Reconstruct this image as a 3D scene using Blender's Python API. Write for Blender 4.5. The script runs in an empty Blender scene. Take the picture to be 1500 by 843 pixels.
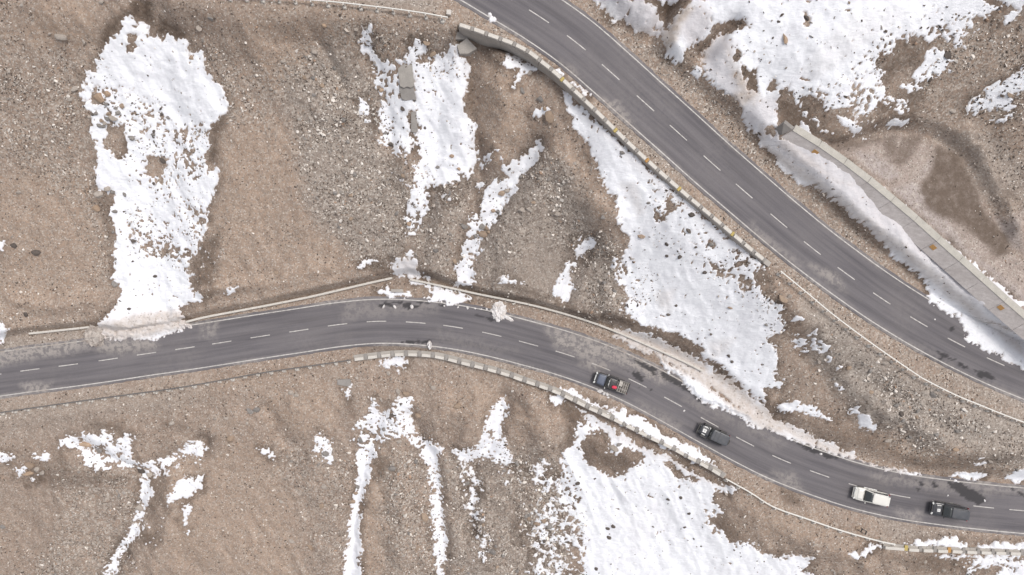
import bpy, bmesh, math, random
import numpy as np
from mathutils import Vector, Matrix

# ------------------------------------------------------------------ camera, sky, sun, exposure
H = 105.0            # drone height above the lower road, metres
M = 0.105            # metres per photograph pixel on the plane z = 0
sc = bpy.context.scene
col = sc.collection
cam_d = bpy.data.cameras.new('camera')
cam_d.sensor_width = 36.0
cam_d.lens = 36.0 * H / (1500 * M)
cam_d.clip_end = 3000
cam = bpy.data.objects.new('camera', cam_d)
cam.location = (0, 0, H)
col.objects.link(cam)
sc.camera = cam

SUN_EL, SUN_AZ = 65.0, 58.0        # azimuth clockwise from +y (north is up in the picture)
world = bpy.data.worlds.new('World')
sc.world = world
world.use_nodes = True
wn = world.node_tree
sky = wn.nodes.new('ShaderNodeTexSky')
sky.sky_type = 'NISHITA'
sky.sun_disc = False
sky.sun_elevation = math.radians(SUN_EL)
sky.sun_rotation = math.radians(SUN_AZ)
sky.air_density = 1.0
sky.dust_density = 4.0
bg = wn.nodes['Background']
bg.inputs[1].default_value = 0.15
cloud = wn.nodes.new('ShaderNodeHueSaturation')      # thin overcast: the same sky, its blue washed out
cloud.inputs['Saturation'].default_value = 0.28
wn.links.new(sky.outputs[0], cloud.inputs['Color'])
wn.links.new(cloud.outputs[0], bg.inputs[0])
sun_d = bpy.data.lights.new('sun', 'SUN')
sun_d.energy = 1.3
sun_d.angle = math.radians(16)
sun_d.color = (1.0, 0.95, 0.88)
sun = bpy.data.objects.new('sun', sun_d)
sun.rotation_euler = (math.radians(90 - SUN_EL), 0, math.radians(180 - SUN_AZ))
sun.location = (40, 30, 120)
col.objects.link(sun)
sc.view_settings.view_transform = 'Standard'
sc.view_settings.look = 'None'
sc.view_settings.gamma = 1.0
sc.view_settings.exposure = 0.07

rnd = random.Random(7)
rng = np.random.default_rng(11)

# ------------------------------------------------------------------ small maths
def unp(px, py, z):
    k = M * (1 - z / H)
    return ((px - 750) * k, -(py - 421.5) * k)

def T(x0, y0, s, pts):
    return [(x0 + a / s, y0 + b / s) for a, b in pts]

def t1(p): return T(0, 0, 3.01, p)
def t2(p): return T(380, 0, 3.01, p)
def t3(p): return T(750, 0, 3.01, p)
def t4(p): return T(1100, 0, 3.01, p)
def t5(p): return T(0, 270, 3.01, p)
def t6(p): return T(380, 270, 3.01, p)
def t7(p): return T(750, 270, 3.01, p)
def t8(p): return T(1100, 270, 3.01, p)
def b1(p): return T(0, 560, 2.98, p)
def b2(p): return T(380, 560, 2.98, p)
def b3(p): return T(750, 560, 2.98, p)
def b4(p): return T(1100, 560, 2.98, p)

def sstep(a, b, x):
    t = np.clip((x - a) / (b - a), 0, 1)
    return t * t * (3 - 2 * t)

def hash2(ix, iy, seed):
    h = (ix.astype(np.int64) * 374761393 + iy.astype(np.int64) * 668265263 + seed * 974634777) & 0xFFFFFFFF
    h = ((h ^ (h >> 13)) * 1274126177) & 0xFFFFFFFF
    h = h ^ (h >> 16)
    return (h & 0xFFFFFF).astype(np.float32) / float(0xFFFFFF)

def vnoise(x, y, seed=0):
    ix = np.floor(x); iy = np.floor(y)
    fx = (x - ix).astype(np.float32); fy = (y - iy).astype(np.float32)
    ix = ix.astype(np.int64); iy = iy.astype(np.int64)
    u = fx * fx * fx * (fx * (fx * 6 - 15) + 10); v = fy * fy * fy * (fy * (fy * 6 - 15) + 10)
    a = hash2(ix, iy, seed); b = hash2(ix + 1, iy, seed)
    c = hash2(ix, iy + 1, seed); d = hash2(ix + 1, iy + 1, seed)
    return (a * (1 - u) + b * u) * (1 - v) + (c * (1 - u) + d * u) * v * 1.0

def fbm(x, y, octs=4, seed=0, gain=0.5):
    s = 0; a = 1.0; t = 0; f = 1.0
    for o in range(octs):
        ca, sa = math.cos(0.6 * o + 0.3), math.sin(0.6 * o + 0.3)
        s = s + a * (vnoise((x * ca - y * sa) * f + 17.3 * o, (x * sa + y * ca) * f - 9.1 * o, seed + o) - 0.5) * 2
        t += a; a *= gain; f *= 2.03
    return s / t

# ------------------------------------------------------------------ traced lines (photograph pixels)
LOW = [(-70, 558), (-12, 550), (45, 542), (101, 535), (158, 527), (214, 518.5), (270, 510.5), (325.5, 502), (382, 493), (438, 484.6), (494.6, 476),
       (551.5, 471), (608, 472.7), (664.5, 479), (720, 489.8), (774, 503.5), (828.5, 519), (881.6, 538), (935, 561.8), (987, 589.5),
       (1038.6, 618.4), (1091, 647), (1144, 673), (1201.7, 695), (1258, 713), (1319, 727), (1380, 736), (1441, 743), (1493, 748), (1555, 753), (1620, 757)]
UPP = [(560, -85), (620, -65), (678, -42), (735, -9), (789, 23.6), (844, 62.5), (895.5, 106.6), (944.7, 151), (994, 195), (1042.7, 239), (1091, 281), (1140, 323),
       (1189, 363), (1239.5, 401), (1292, 437.8), (1346, 471.7), (1400.7, 502), (1458, 530), (1515, 554), (1575, 577), (1640, 598)]

def zlow(px): return np.interp(px, [-100, 0, 600, 900, 1500, 1700], [-0.2, 0, 1.0, 2.0, 4.0, 4.5])
def zupp(px): return np.interp(px, [300, 600, 790, 900, 1000, 1110, 1290, 1480, 1640], [19.6, 19.3, 18.2, 17.2, 15.8, 14.0, 11.5, 8.3, 6.4])
def zdam(px): return np.interp(px, [1100, 1163, 1490, 1600], [18.5, 18.1, 14.1, 12.9])

def world_line(pts, zf, dz=0.0):
    out = []
    for a, b in pts:
        z = float(zf(a)) + dz
        x, y = unp(a, b, z)
        out.append((x, y, z))
    return np.array(out)

def spline(P, step):
    """Catmull-Rom through P, resampled every `step` metres."""
    P = np.asarray(P, float)
    Q = np.vstack([2 * P[0] - P[1], P, 2 * P[-1] - P[-2]])
    S = []
    for i in range(1, len(Q) - 2):
        for t in np.linspace(0, 1, 12, endpoint=False):
            a, b, c, d = Q[i - 1], Q[i], Q[i + 1], Q[i + 2]
            S.append(0.5 * ((2 * b) + (c - a) * t + (2 * a - 5 * b + 4 * c - d) * t * t + (3 * b - a - 3 * c + d) * t ** 3))
    S.append(Q[-2])
    return resample(np.array(S), step)

def resample(P, step):
    P = np.asarray(P, float)
    L = np.concatenate([[0], np.cumsum(np.linalg.norm(np.diff(P[:, :2], axis=0), axis=1))])
    n = max(2, int(round(L[-1] / step)) + 1)
    s = np.linspace(0, L[-1], n)
    return np.stack([np.interp(s, L, P[:, k]) for k in range(P.shape[1])], 1)

def smooth_z(P, n=5):
    Z = P[:, 2].copy()
    for _ in range(n):
        Z[1:-1] = (Z[:-2] + 2 * Z[1:-1] + Z[2:]) / 4
    P[:, 2] = Z
    return P

low_c = smooth_z(spline(world_line(LOW, zlow), 0.5), 60)
upp_c = smooth_z(spline(world_line(UPP, zupp), 0.5), 60)

def line_frame(P):
    d = np.gradient(P[:, :2], axis=0)
    d /= np.linalg.norm(d, axis=1)[:, None]
    n = np.stack([-d[:, 1], d[:, 0]], 1)      # left-hand normal
    return d, n

def nearest_on(P, x, y):
    """signed distance (left positive), z of nearest centreline point; polyline P (n,3), flat arrays x,y"""
    best = np.full(x.shape, 1e9, np.float32); sgn = np.zeros(x.shape, np.float32); zz = np.zeros(x.shape, np.float32); arc = np.zeros(x.shape, np.float32)
    acc = 0.0
    for i in range(len(P) - 1):
        ax, ay, az = P[i]; bx, by, bz = P[i + 1]
        dx, dy = bx - ax, by - ay; L2 = dx * dx + dy * dy; L = math.sqrt(L2)
        t = np.clip(((x - ax) * dx + (y - ay) * dy) / L2, 0, 1)
        qx = x - (ax + t * dx); qy = y - (ay + t * dy)
        d = qx * qx + qy * qy
        m = d < best
        best = np.where(m, d, best)
        sgn = np.where(m, np.sign(dx * qy - dy * qx), sgn)
        zz = np.where(m, az + t * (bz - az), zz)
        arc = np.where(m, acc + t * L, arc)
        acc += L
    return np.sqrt(best) * sgn, zz, arc

def poly_sd(poly, X, Y):
    """signed distance, positive inside"""
    p = np.asarray(poly, float)
    q = np.roll(p, -1, 0)
    best = np.full(X.shape, 1e12); inside = np.zeros(X.shape, bool)
    for (ax, ay), (bx, by) in zip(p, q):
        dx, dy = bx - ax, by - ay
        L2 = dx * dx + dy * dy + 1e-12
        t = np.clip(((X - ax) * dx + (Y - ay) * dy) / L2, 0, 1)
        d = (X - ax - t * dx) ** 2 + (Y - ay - t * dy) ** 2
        best = np.minimum(best, d)
        c = ((ay > Y) != (by > Y))
        if dy != 0:
            inside ^= c & (X < (bx - ax) * (Y - ay) / dy + ax)
    d = np.sqrt(best)
    return np.where(inside, d, -d)

# raster maps laid over the site, one cell per traced pixel
PX0, PY0, RW, RH = -60, -60, 1621, 964
gx, gy = np.meshgrid(np.arange(RW) + PX0, np.arange(RH) + PY0)
def raster(items, soft):
    """max of amount * soft-edged polygons"""
    out = np.zeros((RH, RW), np.float32)
    for poly, amt in items:
        p = np.array(poly); pad = soft + 3
        x0 = max(int(p[:, 0].min() - pad - PX0), 0); x1 = min(int(p[:, 0].max() + pad - PX0) + 1, RW)
        y0 = max(int(p[:, 1].min() - pad - PY0), 0); y1 = min(int(p[:, 1].max() + pad - PY0) + 1, RH)
        if x1 <= x0 or y1 <= y0: continue
        sd = poly_sd(poly, gx[y0:y1, x0:x1], gy[y0:y1, x0:x1])
        out[y0:y1, x0:x1] = np.maximum(out[y0:y1, x0:x1], amt * sstep(-soft, soft, sd))
    return out
def raster_sd(polys, clampv=25.0):
    out = np.full((RH, RW), -clampv, np.float32)
    for poly in polys:
        p = np.array(poly); pad = clampv
        x0 = max(int(p[:, 0].min() - pad - PX0), 0); x1 = min(int(p[:, 0].max() + pad - PX0) + 1, RW)
        y0 = max(int(p[:, 1].min() - pad - PY0), 0); y1 = min(int(p[:, 1].max() + pad - PY0) + 1, RH)
        if x1 <= x0 or y1 <= y0: continue
        sd = np.clip(poly_sd(poly, gx[y0:y1, x0:x1], gy[y0:y1, x0:x1]), -clampv, clampv)
        out[y0:y1, x0:x1] = np.maximum(out[y0:y1, x0:x1], sd)
    return out
def samp(R, px, py):
    u = np.clip(px - PX0, 0, RW - 1.001); v = np.clip(py - PY0, 0, RH - 1.001)
    i = u.astype(int); j = v.astype(int); a = u - i; b = v - j
    return (R[j, i] * (1 - a) + R[j, i + 1] * a) * (1 - b) + (R[j + 1, i] * (1 - a) + R[j + 1, i + 1] * a) * b
def to_px(x, y, z):
    k = M * (1 - z / H)
    return 750 + x / k, 421.5 - y / k

# ------------------------------------------------------------------ snow outlines (traced)
SNOW = []
SNOW.append(t1([(555,60),(595,75),(600,110),(630,90),(655,110),(665,150),(690,155),(715,190),(740,145),(760,190),(800,175),(830,190),(840,250),(870,225),(900,230),(905,290),(930,340),(960,370),(995,395),(985,440),(1010,470),(985,510),(945,540),(920,600),(915,680),(900,740),(960,735),(960,790),
  (955,813),(945,853),(925,903),(910,963),(895,1013),(885,1073),(860,1113),(830,1153),(815,1193),(830,1223),(835,1268),(880,1293),(895,1323),(830,1348),(790,1368),(805,1413),(860,1438),(790,1468),(720,1481),(620,1493),(530,1498),(500,1483),(460,1493),(440,1453),(425,1428),(470,1393),(505,1358),(525,1313),(535,1273),(520,1243),(500,1218),(510,1163),(495,1123),(505,1063),(500,1013),(490,963),(485,923),(500,873),(510,843),(430,838),(430,780),(425,690),(415,600),(405,540),(400,490),(370,470),(395,430),(355,420),(375,370),(390,320),(430,315),(430,270),(450,220),(480,180),(520,150),(545,110)]))
SNOW.append(t2([(465,120),(500,100),(505,130),(490,170),(495,215),(520,250),(560,280),(600,255),(640,270),(660,230),(680,170),(715,165),(725,220),(700,275),(740,260),(780,250),(830,235),(850,200),(870,200),(880,240),(915,250),(925,310),(915,380),(890,450),(895,500),(930,520),(955,550),(945,600),(955,660),(965,720),(930,760),(880,800),(755,823),(740,873),(735,943),(700,993),(680,1028),(650,1038),(645,963),(665,903),(675,813),(680,800),(690,740),(720,700),(700,640),(680,600),(640,680),(600,680),(560,650),(510,625),(545,600),(540,545),(530,480),(540,440),(520,390),(510,340),(505,290),(480,250),(455,235),(455,190),(440,185)]))
SNOW.append(t2([(440,440),(465,425),(480,470),(485,540),(465,550),(445,505)]))
SNOW.append(t2([(960,740),(1040,655),(1045,665),(975,745)]))
SNOW.append([(790,208),(793,222),(780,245),(762,262)] + t6([(1140,0),(1120,60),(1060,110),(1030,180),(985,230),(970,300),(930,355),(945,395),(935,420),(970,435),(940,440),(870,420),(855,375),(880,345),(880,300),(900,250),(920,180),(915,150),(960,130),(985,80),(990,30),(1000,0)]) + t2([(970,843),(965,810),(1050,790),(1100,770),(1070,740),(1060,700),(1080,730),(1150,700),(1200,660)]))
SNOW.append(t7([(280,280),(340,240),(365,260),(320,300),(310,330),(290,315),(270,300)]))
SNOW.append(t7([(210,400),(250,340),(280,350),(260,400),(265,460),(250,520),(180,485),(200,450)]))
SNOW.append(t6([(1055,412),(1100,408),(1160,435),(1130,445),(1060,430)]))
SNOW.append(t3([(200,370),(240,400),(300,470),(400,560),(500,650),(600,740),(720,843),(760,873),(850,963),(960,1053),(1060,1123),(1125,1183),(1120,1193),(1090,1183),(1060,1203),(1080,1263),(1120,1313),(1204,1353),(1160,1403),(1204,1420),(1190,1453),(1130,1493),(1175,1573),(1150,1656),(1190,1680),(1180,1705),(1120,1690),(1060,1715),(1010,1690),(940,1653),(900,1613),(860,1593),(835,1558),(790,1523),(700,1473),(600,1443),(530,1413),(480,1373),(500,1313),(490,1263),(450,1233),(460,1193),(430,1143),(480,1138),(520,1093),(520,1033),(480,1003),(455,933),(460,873),(430,858),(405,813),(410,800),(380,760),(360,690),(330,650),(300,600),(250,570),(260,520),(245,500),(250,470)]))
SNOW.append(t8([(0,340),(30,360),(20,400),(0,390)]))
SNOW.append(t8([(-10,450),(70,480),(90,530),(140,530),(130,600),(70,680),(40,700),(-10,720)]))
SNOW.append(t8([(190,660),(240,680),(280,640),(290,690),(340,710),(360,760),(400,810),(380,820),(330,760),(280,720),(230,750),(200,720)]))
SNOW.append(t8([(170,600),(200,592),(215,602),(190,612)]))
SNOW.append(b4([(-60,-60),(60,-50),(140,0),(110,25),(50,30),(75,75),(55,85),(0,50),(-30,20)]))
SNOW.append(b4([(105,100),(190,80),(290,120),(380,165),(340,160),(240,125),(120,125)]))
SNOW.append(b4([(430,125),(475,108),(470,138),(440,142)]))
SNOW.append(b4([(460,175),(490,140),(530,160),(545,205),(480,190)]))
SNOW.append(b4([(370,12),(400,8),(398,22),(375,25)]))
SNOW.append(b4([(975,350),(1020,345),(1042,355),(985,362)]))
# ice and ploughed snow along the north side of the lower road
SNOW.append(T(900,480,7.5,[(85,135),(180,150),(300,205),(420,270),(500,310),(600,380),(700,450),(800,490),(900,560),(1000,620),(1120,700),(1200,800),(1330,850),(1500,930),(1500,1000),(1300,940),(1150,900),(1010,850),(920,790),(830,680),(700,560),(600,500),(500,400),(430,300),(330,270),(250,220),(140,180)]))
SNOW.append([(893,478),(930,488),(965,497),(1000,512),(1030,532)] + T(900,480,7.5,[(1050,350),(1030,370),(1080,470),(1180,500),(1290,580),(1400,700),(1500,790),(1640,880),(1500,900),(1300,840),(1150,720),(1000,640),(900,560),(700,440),(500,330),(300,230),(100,150),(0,100),(0,20)]))
SNOW.append([(1095,585)] + b4([(60,90),(100,150),(200,200),(300,245),(400,292),(470,335),(440,345),(400,325),(300,290),(150,235),(0,185),(-80,140)]))
SNOW.append(b4([(840,405),(900,398),(1020,402),(1015,415),(940,430),(860,420)]))
SNOW.append(b4([(1095,410),(1140,385),(1200,380),(1260,385),(1260,430),(1180,440)]))
SNOW.append(b4([(480,348),(560,366),(640,378),(700,392),(740,400),(700,402),(630,388),(540,372)]))
# right of the upper road
SNOW.append(t3([(335,-140),(375,30),(400,45),(450,95),(500,100),(560,140),(620,170),(650,165),(672,105),(640,60),(600,10),(600,-140)]))
SNOW.append(t3([(630,0),(660,-60),(720,-60),(740,0),(690,22),(670,15)]))
SNOW.append(t3([(640,170),(700,100),(760,20),(800,-5),(850,20),(890,60),(880,110),(870,140),(850,180),(810,215),(760,230),(750,262),(720,272),(690,250),(685,195)]))
SNOW.append(t3([(830,270),(870,190),(920,150),(970,140),(1040,112),(1030,80),(960,100),(885,105),(870,60),(850,20),(880,-150),(1600,-150),(2093,0),(2143,40),(2103,80),(2053,60),(2003,70),(2043,130),(2013,150),(1973,160),(1993,205),(1943,200),(1903,180),(1823,180),(1793,150),(1753,170),(1703,190),(1673,230),(1613,240),(1603,290),(1653,310),(1633,360),(1653,430),(1693,430),(1753,460),(1713,490),(1613,450),(1593,500),(1513,510),(1483,470),(1443,480),(1393,490),(1363,450),(1343,420),(1293,430),(1263,420),(1283,470),(1313,510),(1343,540),(1353,555),(1293,520),(1263,460),(1243,410),(1213,380),(1180,400),(1175,450),(1170,520),(1178,600),(1230,610),(1340,655),(1460,745),
  (1550,785),(1690,890),(1860,1030),(2000,1170),(2100,1260),(2210,1360),(2300,1410),(2460,1525),(2420,1680),(2258,1623),(2104,1553),(2014,1493),(1984,1433),(1894,1373),(1829,1303),(1814,1233),(1754,1183),(1694,1143),(1674,1103),(1604,1053),(1574,1003),(1504,953),(1474,913),(1394,873),(1344,843),(1274,813),(1204,750),(1150,690),(1100,650),(1080,610),(1030,560),(1010,490),(960,430),(900,380),(850,340)]))
SNOW.append(t3([(785,318),(830,295),(850,340),(815,350)]))
SNOW.append(t4([(690,340),(750,280),(780,210),(840,220),(890,270),(870,310),(830,330),(770,370),(720,350)]))
SNOW.append(t4([(660,380),(700,360),(765,390),(700,402)]))
SNOW.append(t4([(588,545),(630,520),(685,532),(660,555),(605,555),(597,585)]))
SNOW.append(t4([(380,520),(440,530),(495,585),(460,592),(400,555)]))
SNOW.append(t4([(310,578),(350,575),(360,588),(320,590)]))
SNOW.append(t4([(1080,0),(1100,-120),(1350,-120),(1250,-20),(1204,30),(1160,90),(1140,110),(1090,120),(1130,70),(1150,40)]))
SNOW.append(t4([(950,490),(960,460),(1010,430),(1050,440),(1040,400),(1060,380),(1100,370),(1170,330),(1204,300),(1260,280),(1260,380),(1204,400),(1150,410),(1140,450),(1170,460),(1150,490),(1080,480),(1060,500),(960,500)]))
SNOW.append(t4([(1060,530),(1140,508),(1140,520),(1070,562)]))
SNOW.append(T(1130,160,7.5,[(250,215),(270,150),(330,135),(390,170),(410,250),(480,330),(560,370),(610,400),(640,470),(760,560),(900,640),(1050,740),(1240,870),(1180,860),(1060,770),(960,710),(800,610),(640,500),(560,430),(400,330)]))
SNOW.append(T(1300,330,7.5,[(415,0),(470,25),(485,48),(440,25)]))
SNOW.append(T(1300,330,7.5,[(640,180),(700,225),(850,350),(1000,470),(1200,640),(1420,840),(1500,920),(1370,900),(1270,840),(1130,690),(960,520),(880,450),(810,380),(800,345),(720,270)]))
# south slope
SNOW.append(b1([(240,300),(280,240),(330,240),(360,260),(380,230),(430,240),(440,215),(490,210),(520,240),(575,235),(570,290),(585,350),(640,350),(680,350),(720,330),(770,300),(830,260),(875,250),(880,280),(905,290),(880,320),(880,350),(850,350),(855,330),(820,320),(770,360),(700,390),(660,430),(665,470),(650,540),(620,540),(605,480),(615,430),(600,370),(560,380),(480,395),(420,380),(370,360),(360,320),(320,290)]))
SNOW.append(b1([(610,610),(615,640),(590,680),(540,730),(520,790),(490,860),(440,860),(470,800),(500,740),(540,690),(560,640),(590,605)]))
SNOW.append(b1([(600,520),(645,530),(640,570),(625,620),(585,612),(592,560)]))
SNOW.append(b1([(800,430),(850,410),(890,400),(880,460),(840,490),(820,510),(800,495),(760,520),(720,545),(730,500),(760,450)]))
SNOW.append(b1([(810,540),(830,570),(820,620),(800,600)]))
SNOW.append(b1([(800,650),(815,640),(825,650),(812,665)]))
SNOW.append(b1([(-40,310),(70,325),(50,350),(0,358),(-40,358)]))
SNOW.append(b1([(120,310),(200,305),(215,340),(150,345)]))
SNOW.append(b1([(66,385),(110,373),(108,400),(70,402)]))
SNOW.append(b1([(145,422),(160,415),(175,425),(160,440)]))
SNOW.append(b2([(500,80),(520,130),(580,120),(620,75),(660,70),(665,150),(680,210),(700,250),(745,255),(805,290),(780,330),(775,370),(800,420),(790,460),(800,540),(810,620),(820,690),(825,770),(800,800),(815,880),(780,880),(770,780),(760,700),(750,620),(745,540),(740,440),(735,370),(715,330),(700,290),(660,260),(600,240),(540,250),(515,265),(515,330),(490,370),(470,450),(450,520),(430,600),(435,700),(448,880),(372,880),(380,740),(385,670),(400,600),(405,540),(425,440),(425,360),(435,290),(410,250),(410,210),(440,160),(490,150)]))
SNOW.append(b2([(1030,90),(1075,60),(1095,110),(1060,180),(1080,260),(1100,320),(1110,340),(1050,360),(1000,330),(960,340),(900,360),(870,340),(840,300),(870,305),(900,310),(960,270),(980,200),(1000,140)]))
SNOW.append(b2([(240,240),(275,228),(325,268),(312,352),(285,350),(270,300),(230,325)]))
SNOW.append(b2([(0,285),(40,298),(82,330),(40,330)]))
SNOW.append(b2([(370,30),(405,18),(385,62)]))
SNOW.append(b3([(290,115),(360,150),(440,210),(560,275),(700,330),(800,400),(960,460),(970,475),(900,475),(870,520),(920,555),(850,605),(900,640),(960,700),(1050,710),(1130,750),(1192,780),(1232,830),(1310,840),(1330,880),(300,900),(310,740),(300,650),(280,590),(200,560),(200,480),(220,440),(210,380),(220,300),(280,250),(280,180),(310,160)]))
SNOW.append(b4([(0,690),(60,740),(130,770),(190,750),(240,760),(275,780),(210,830),(205,900),(-100,900),(-100,700)]))
SNOW.append(b3([(210,25),(260,35),(330,75),(420,110),(490,120),(500,150),(550,140),(620,190),(650,230),(690,240),(720,260),(800,290),(850,330),(880,360),(890,375),(830,355),(750,325),(600,245),(490,190),(330,112),(240,65)]))
SNOW.append(b4([(680,710),(720,680),(800,685),(880,680),(960,710),(1020,700),(1192,705),(1300,705),(1300,740),(1192,735),(960,730),(700,718)]))
SNOW.append(b4([(810,760),(1000,752),(1192,752),(1300,755),(1300,775),(1192,768),(830,768)]))
SNOW.append(b4([(930,800),(970,770),(1040,760),(1080,770),(1300,772),(1300,880),(1050,880),(1060,843),(1100,800),(1040,810),(980,800),(950,840)]))
SNOW.append(b4([(420,752),(455,744),(500,755),(450,762)]))
SNOW.append(b4([(480,738),(560,712),(575,722),(505,747)]))
SNOW.append(T(540,370,6.8,[(70,400),(160,385),(155,340),(175,315),(205,380),(380,400),(390,370),(425,430),(400,455),(220,455),(150,430)]))
SNOW.append(T(540,370,6.8,[(390,250),(520,290),(620,340),(700,360),(900,390),(1010,430),(1000,480),(900,510),(820,510),(720,480),(620,490),(560,465),(640,430),(620,380),(540,350),(430,320)]))
SNOW.append(T(540,370,6.8,[(215,130),(290,50),(420,70),(480,100),(500,170),(600,270),(500,260),(390,240),(320,250),(240,200)]))
SNOW.append(T(540,370,6.8,[(360,0),(420,-10),(475,80),(460,100),(400,40)]))
SNOW.append(T(540,370,6.8,[(850,160),(920,140),(960,180),(1000,210),(1010,265),(1050,340),(1040,365),(850,330),(880,240)]))
SNOW.append(T(540,370,6.8,[(1290,280),(1330,235),(1400,265),(1500,310),(1500,325),(1420,300),(1300,295)]))
SNOW.append(t6([(430,352),(470,335),(520,338),(480,350),(440,362)]))
SNOW.append(T(510,500,10,[(490,350),(560,290),(640,250),(760,235),(880,260),(890,340),(780,360),(735,380),(755,470),(720,480),(680,420),(690,360),(600,390)]))
SNOW.append(t5([(990,468),(1020,453),(1068,460),(1000,482)]))
SNOW.append(t5([(-40,610),(10,612),(32,640),(10,712),(-40,700)]))
SNOW.append(t5([(-20,268),(36,253),(10,300),(-20,298)]))
SNOW.append(T(660,20,10,[(765,720),(810,650),(870,600),(1000,620),(1150,690),(1300,770),(1320,830),(1080,880),(930,810),(810,800)]))
SNOW.append(t2([(1115,380),(1145,330),(1157,340),(1122,378)]))
SNOW.append(t3([(85,505),(150,465),(165,468),(150,490),(110,512)]))
SNOW.append(b3([(170,70),(210,60),(230,90),(190,110)]))
for a, b_, r in ((808,103,2.0),(819,108,1.8),(838,124,2.5),(848,131,2.6),(857,138,3.5),(672,54,2.5),(720,27,1.5)):
    SNOW.append([(a - r * 2.6, b_ - r * .9), (a + r * .4, b_ - r * 1.1), (a + r * 2.2, b_ + r * .8), (a - r * .5, b_ + r * 1.2)])

HOLES = []
HOLES.append(t1([(480,570),(550,555),(555,620),(545,700),(510,720),(490,660),(450,630)]))
HOLES.append(t1([(650,680),(740,690),(745,740),(690,790),(640,780),(640,720)]))
HOLES.append(t1([(570,150),(600,150),(590,230),(565,235)]))
HOLES.append(t1([(395,370),(430,390),(450,470),(405,470)]))
HOLES.append(t2([(610,295),(675,285),(690,440),(650,440),(620,440)]))
HOLES.append(t2([(655,490),(697,490),(697,580),(680,620),(660,600)]))
HOLES.append(t7([(690,40),(740,80),(720,120),(660,170),(645,150),(680,110)]))
HOLES.append(t7([(870,340),(920,380),(970,400),(930,405),(880,370)]))
HOLES.append(t7([(980,355),(1050,340),(1060,352),(1000,368)]))
HOLES.append(t7([(990,400),(1060,430),(1050,460),(1010,470)]))
HOLES.append(t7([(980,295),(1020,300),(1025,320),(995,318)]))
HOLES.append(t7([(860,250),(895,265),(885,288),(862,280)]))
HOLES.append(T(900,480,7.5,[(370,-10),(470,10),(620,60),(700,85),(760,130),(880,190),(975,230),(965,275),(900,290),(860,240),(750,190),(640,130),(500,100),(460,50),(390,35)]))
HOLES.append(T(900,480,7.5,[(1040,365),(1100,375),(1190,400),(1190,450),(1250,510),(1330,570),(1400,580),(1440,660),(1500,700),(1500,770),(1400,700),(1330,610),(1230,540),(1150,500),(1090,460)]))
HOLES.append(b3([(295,280),(330,235),(410,225),(430,270),(420,310),(460,320),(500,290),(575,300),(570,340),(490,400),(430,415),(390,400),(330,360)]))
HOLES.append(b3([(660,350),(690,345),(760,410),(820,430),(800,445),(750,430),(720,440),(710,400)]))
HOLES.append(b3([(290,130),(330,160),(320,190),(285,180)]))
HOLES.append(b3([(330,205),(395,205),(395,225),(330,225)]))
HOLES.append(b3([(930,640),(990,620),(1000,660),(950,680)]))
HOLES.append(t3([(960,250),(990,205),(1010,235),(970,262)]))
HOLES.append(t3([(1000,270),(1040,310),(1075,300),(1085,400),(1050,400),(1010,330)]))
HOLES.append(t3([(1110,555),(1150,565),(1160,585),(1150,605),(1115,595)]))
HOLES.append(t3([(1120,390),(1145,345),(1175,375),(1140,395)]))
HOLES.append(t4([(0,300),(20,300),(30,370),(0,405),(-20,380),(-10,330)]))
HOLES.append(t4([(120,480),(140,450),(200,470),(230,540),(180,570),(140,600),(125,560)]))
HOLES.append(t4([(235,65),(260,70),(245,100),(233,100)]))
HOLES.append(t3([(680,60),(760,0),(770,15),(700,110),(690,140),(672,140)]))
HOLES.append(t3([(850,165),(885,130),(905,140),(870,200),(830,240),(812,225)]))
HOLES.append(b1([(330,262),(400,265),(405,295),(340,280)]))
HOLES.append(b1([(420,285),(460,280),(455,318),(428,312)]))

# where the snow is thin and broken by stones
SPECK = [
  (t1([(540,370),(640,380),(720,470),(800,560),(900,540),(930,560),(930,800),(890,1013),(860,1113),(820,1193),(700,1143),(590,1113),(560,1000),(560,830),(570,640),(500,560),(410,520),(420,400)]), 1.0),
  (t2([(440,100),(720,160),(720,280),(600,300),(600,640),(680,700),(720,843),(600,720),(500,640),(430,450)]), 1.0),
  (t2([(700,240),(920,250),(920,360),(760,360)]), .8),
  (t2([(680,600),(760,720),(740,1030),(640,1030)]), .6),
  (t6([(850,-60),(1180,-60),(1060,230),(960,380),(860,400),(900,130)]), .6),
  (t7([(600,-30),(720,20),(800,120),(1000,250),(1120,360),(1190,560),(1190,760),(1120,680),(1060,480),(960,420),(860,390),(760,300),(650,300),(560,230),(620,120)]), .75),
  (t7([(430,330),(620,330),(640,480),(560,560),(480,590)]), .7),
  (t4([(480,270),(560,150),(760,140),(920,80),(1100,0),(1180,60),(900,330),(700,490),(560,520),(300,470),(180,420),(330,370)]), 1.0),
  (t4([(930,280),(1250,260),(1250,520),(930,570)]), .8),
  (b1([(-20,200),(900,200),(920,360),(650,600),(580,860),(420,860),(560,620),(600,390),(-20,440)]), .8),
  (b2([(400,60),(700,60),(820,290),(560,280),(500,360),(410,300)]), .9),
  (b2([(700,270),(820,270),(840,880),(760,880),(730,420)]), .7),
  (b2([(820,50),(1150,50),(1140,380),(840,380)]), .7),
  (b3([(0,150),(320,130),(240,300),(320,620),(340,880),(-100,880),(-60,360)]), 1.1),
  (b3([(840,520),(980,600),(1080,730),(930,720),(830,620)]), .9),
  (t8([(560,300),(800,420),(900,560),(960,680),(820,560),(640,370)]), .6),
  (b4([(900,740),(1300,760),(1300,880),(900,880)]), .7),
  (t8([(-30,330),(140,440),(420,800),(360,840),(150,760),(-30,440)]), .8),
]
SPECK.append((b2([(210,210),(340,210),(340,370),(210,370)]), 1.0))
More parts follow.
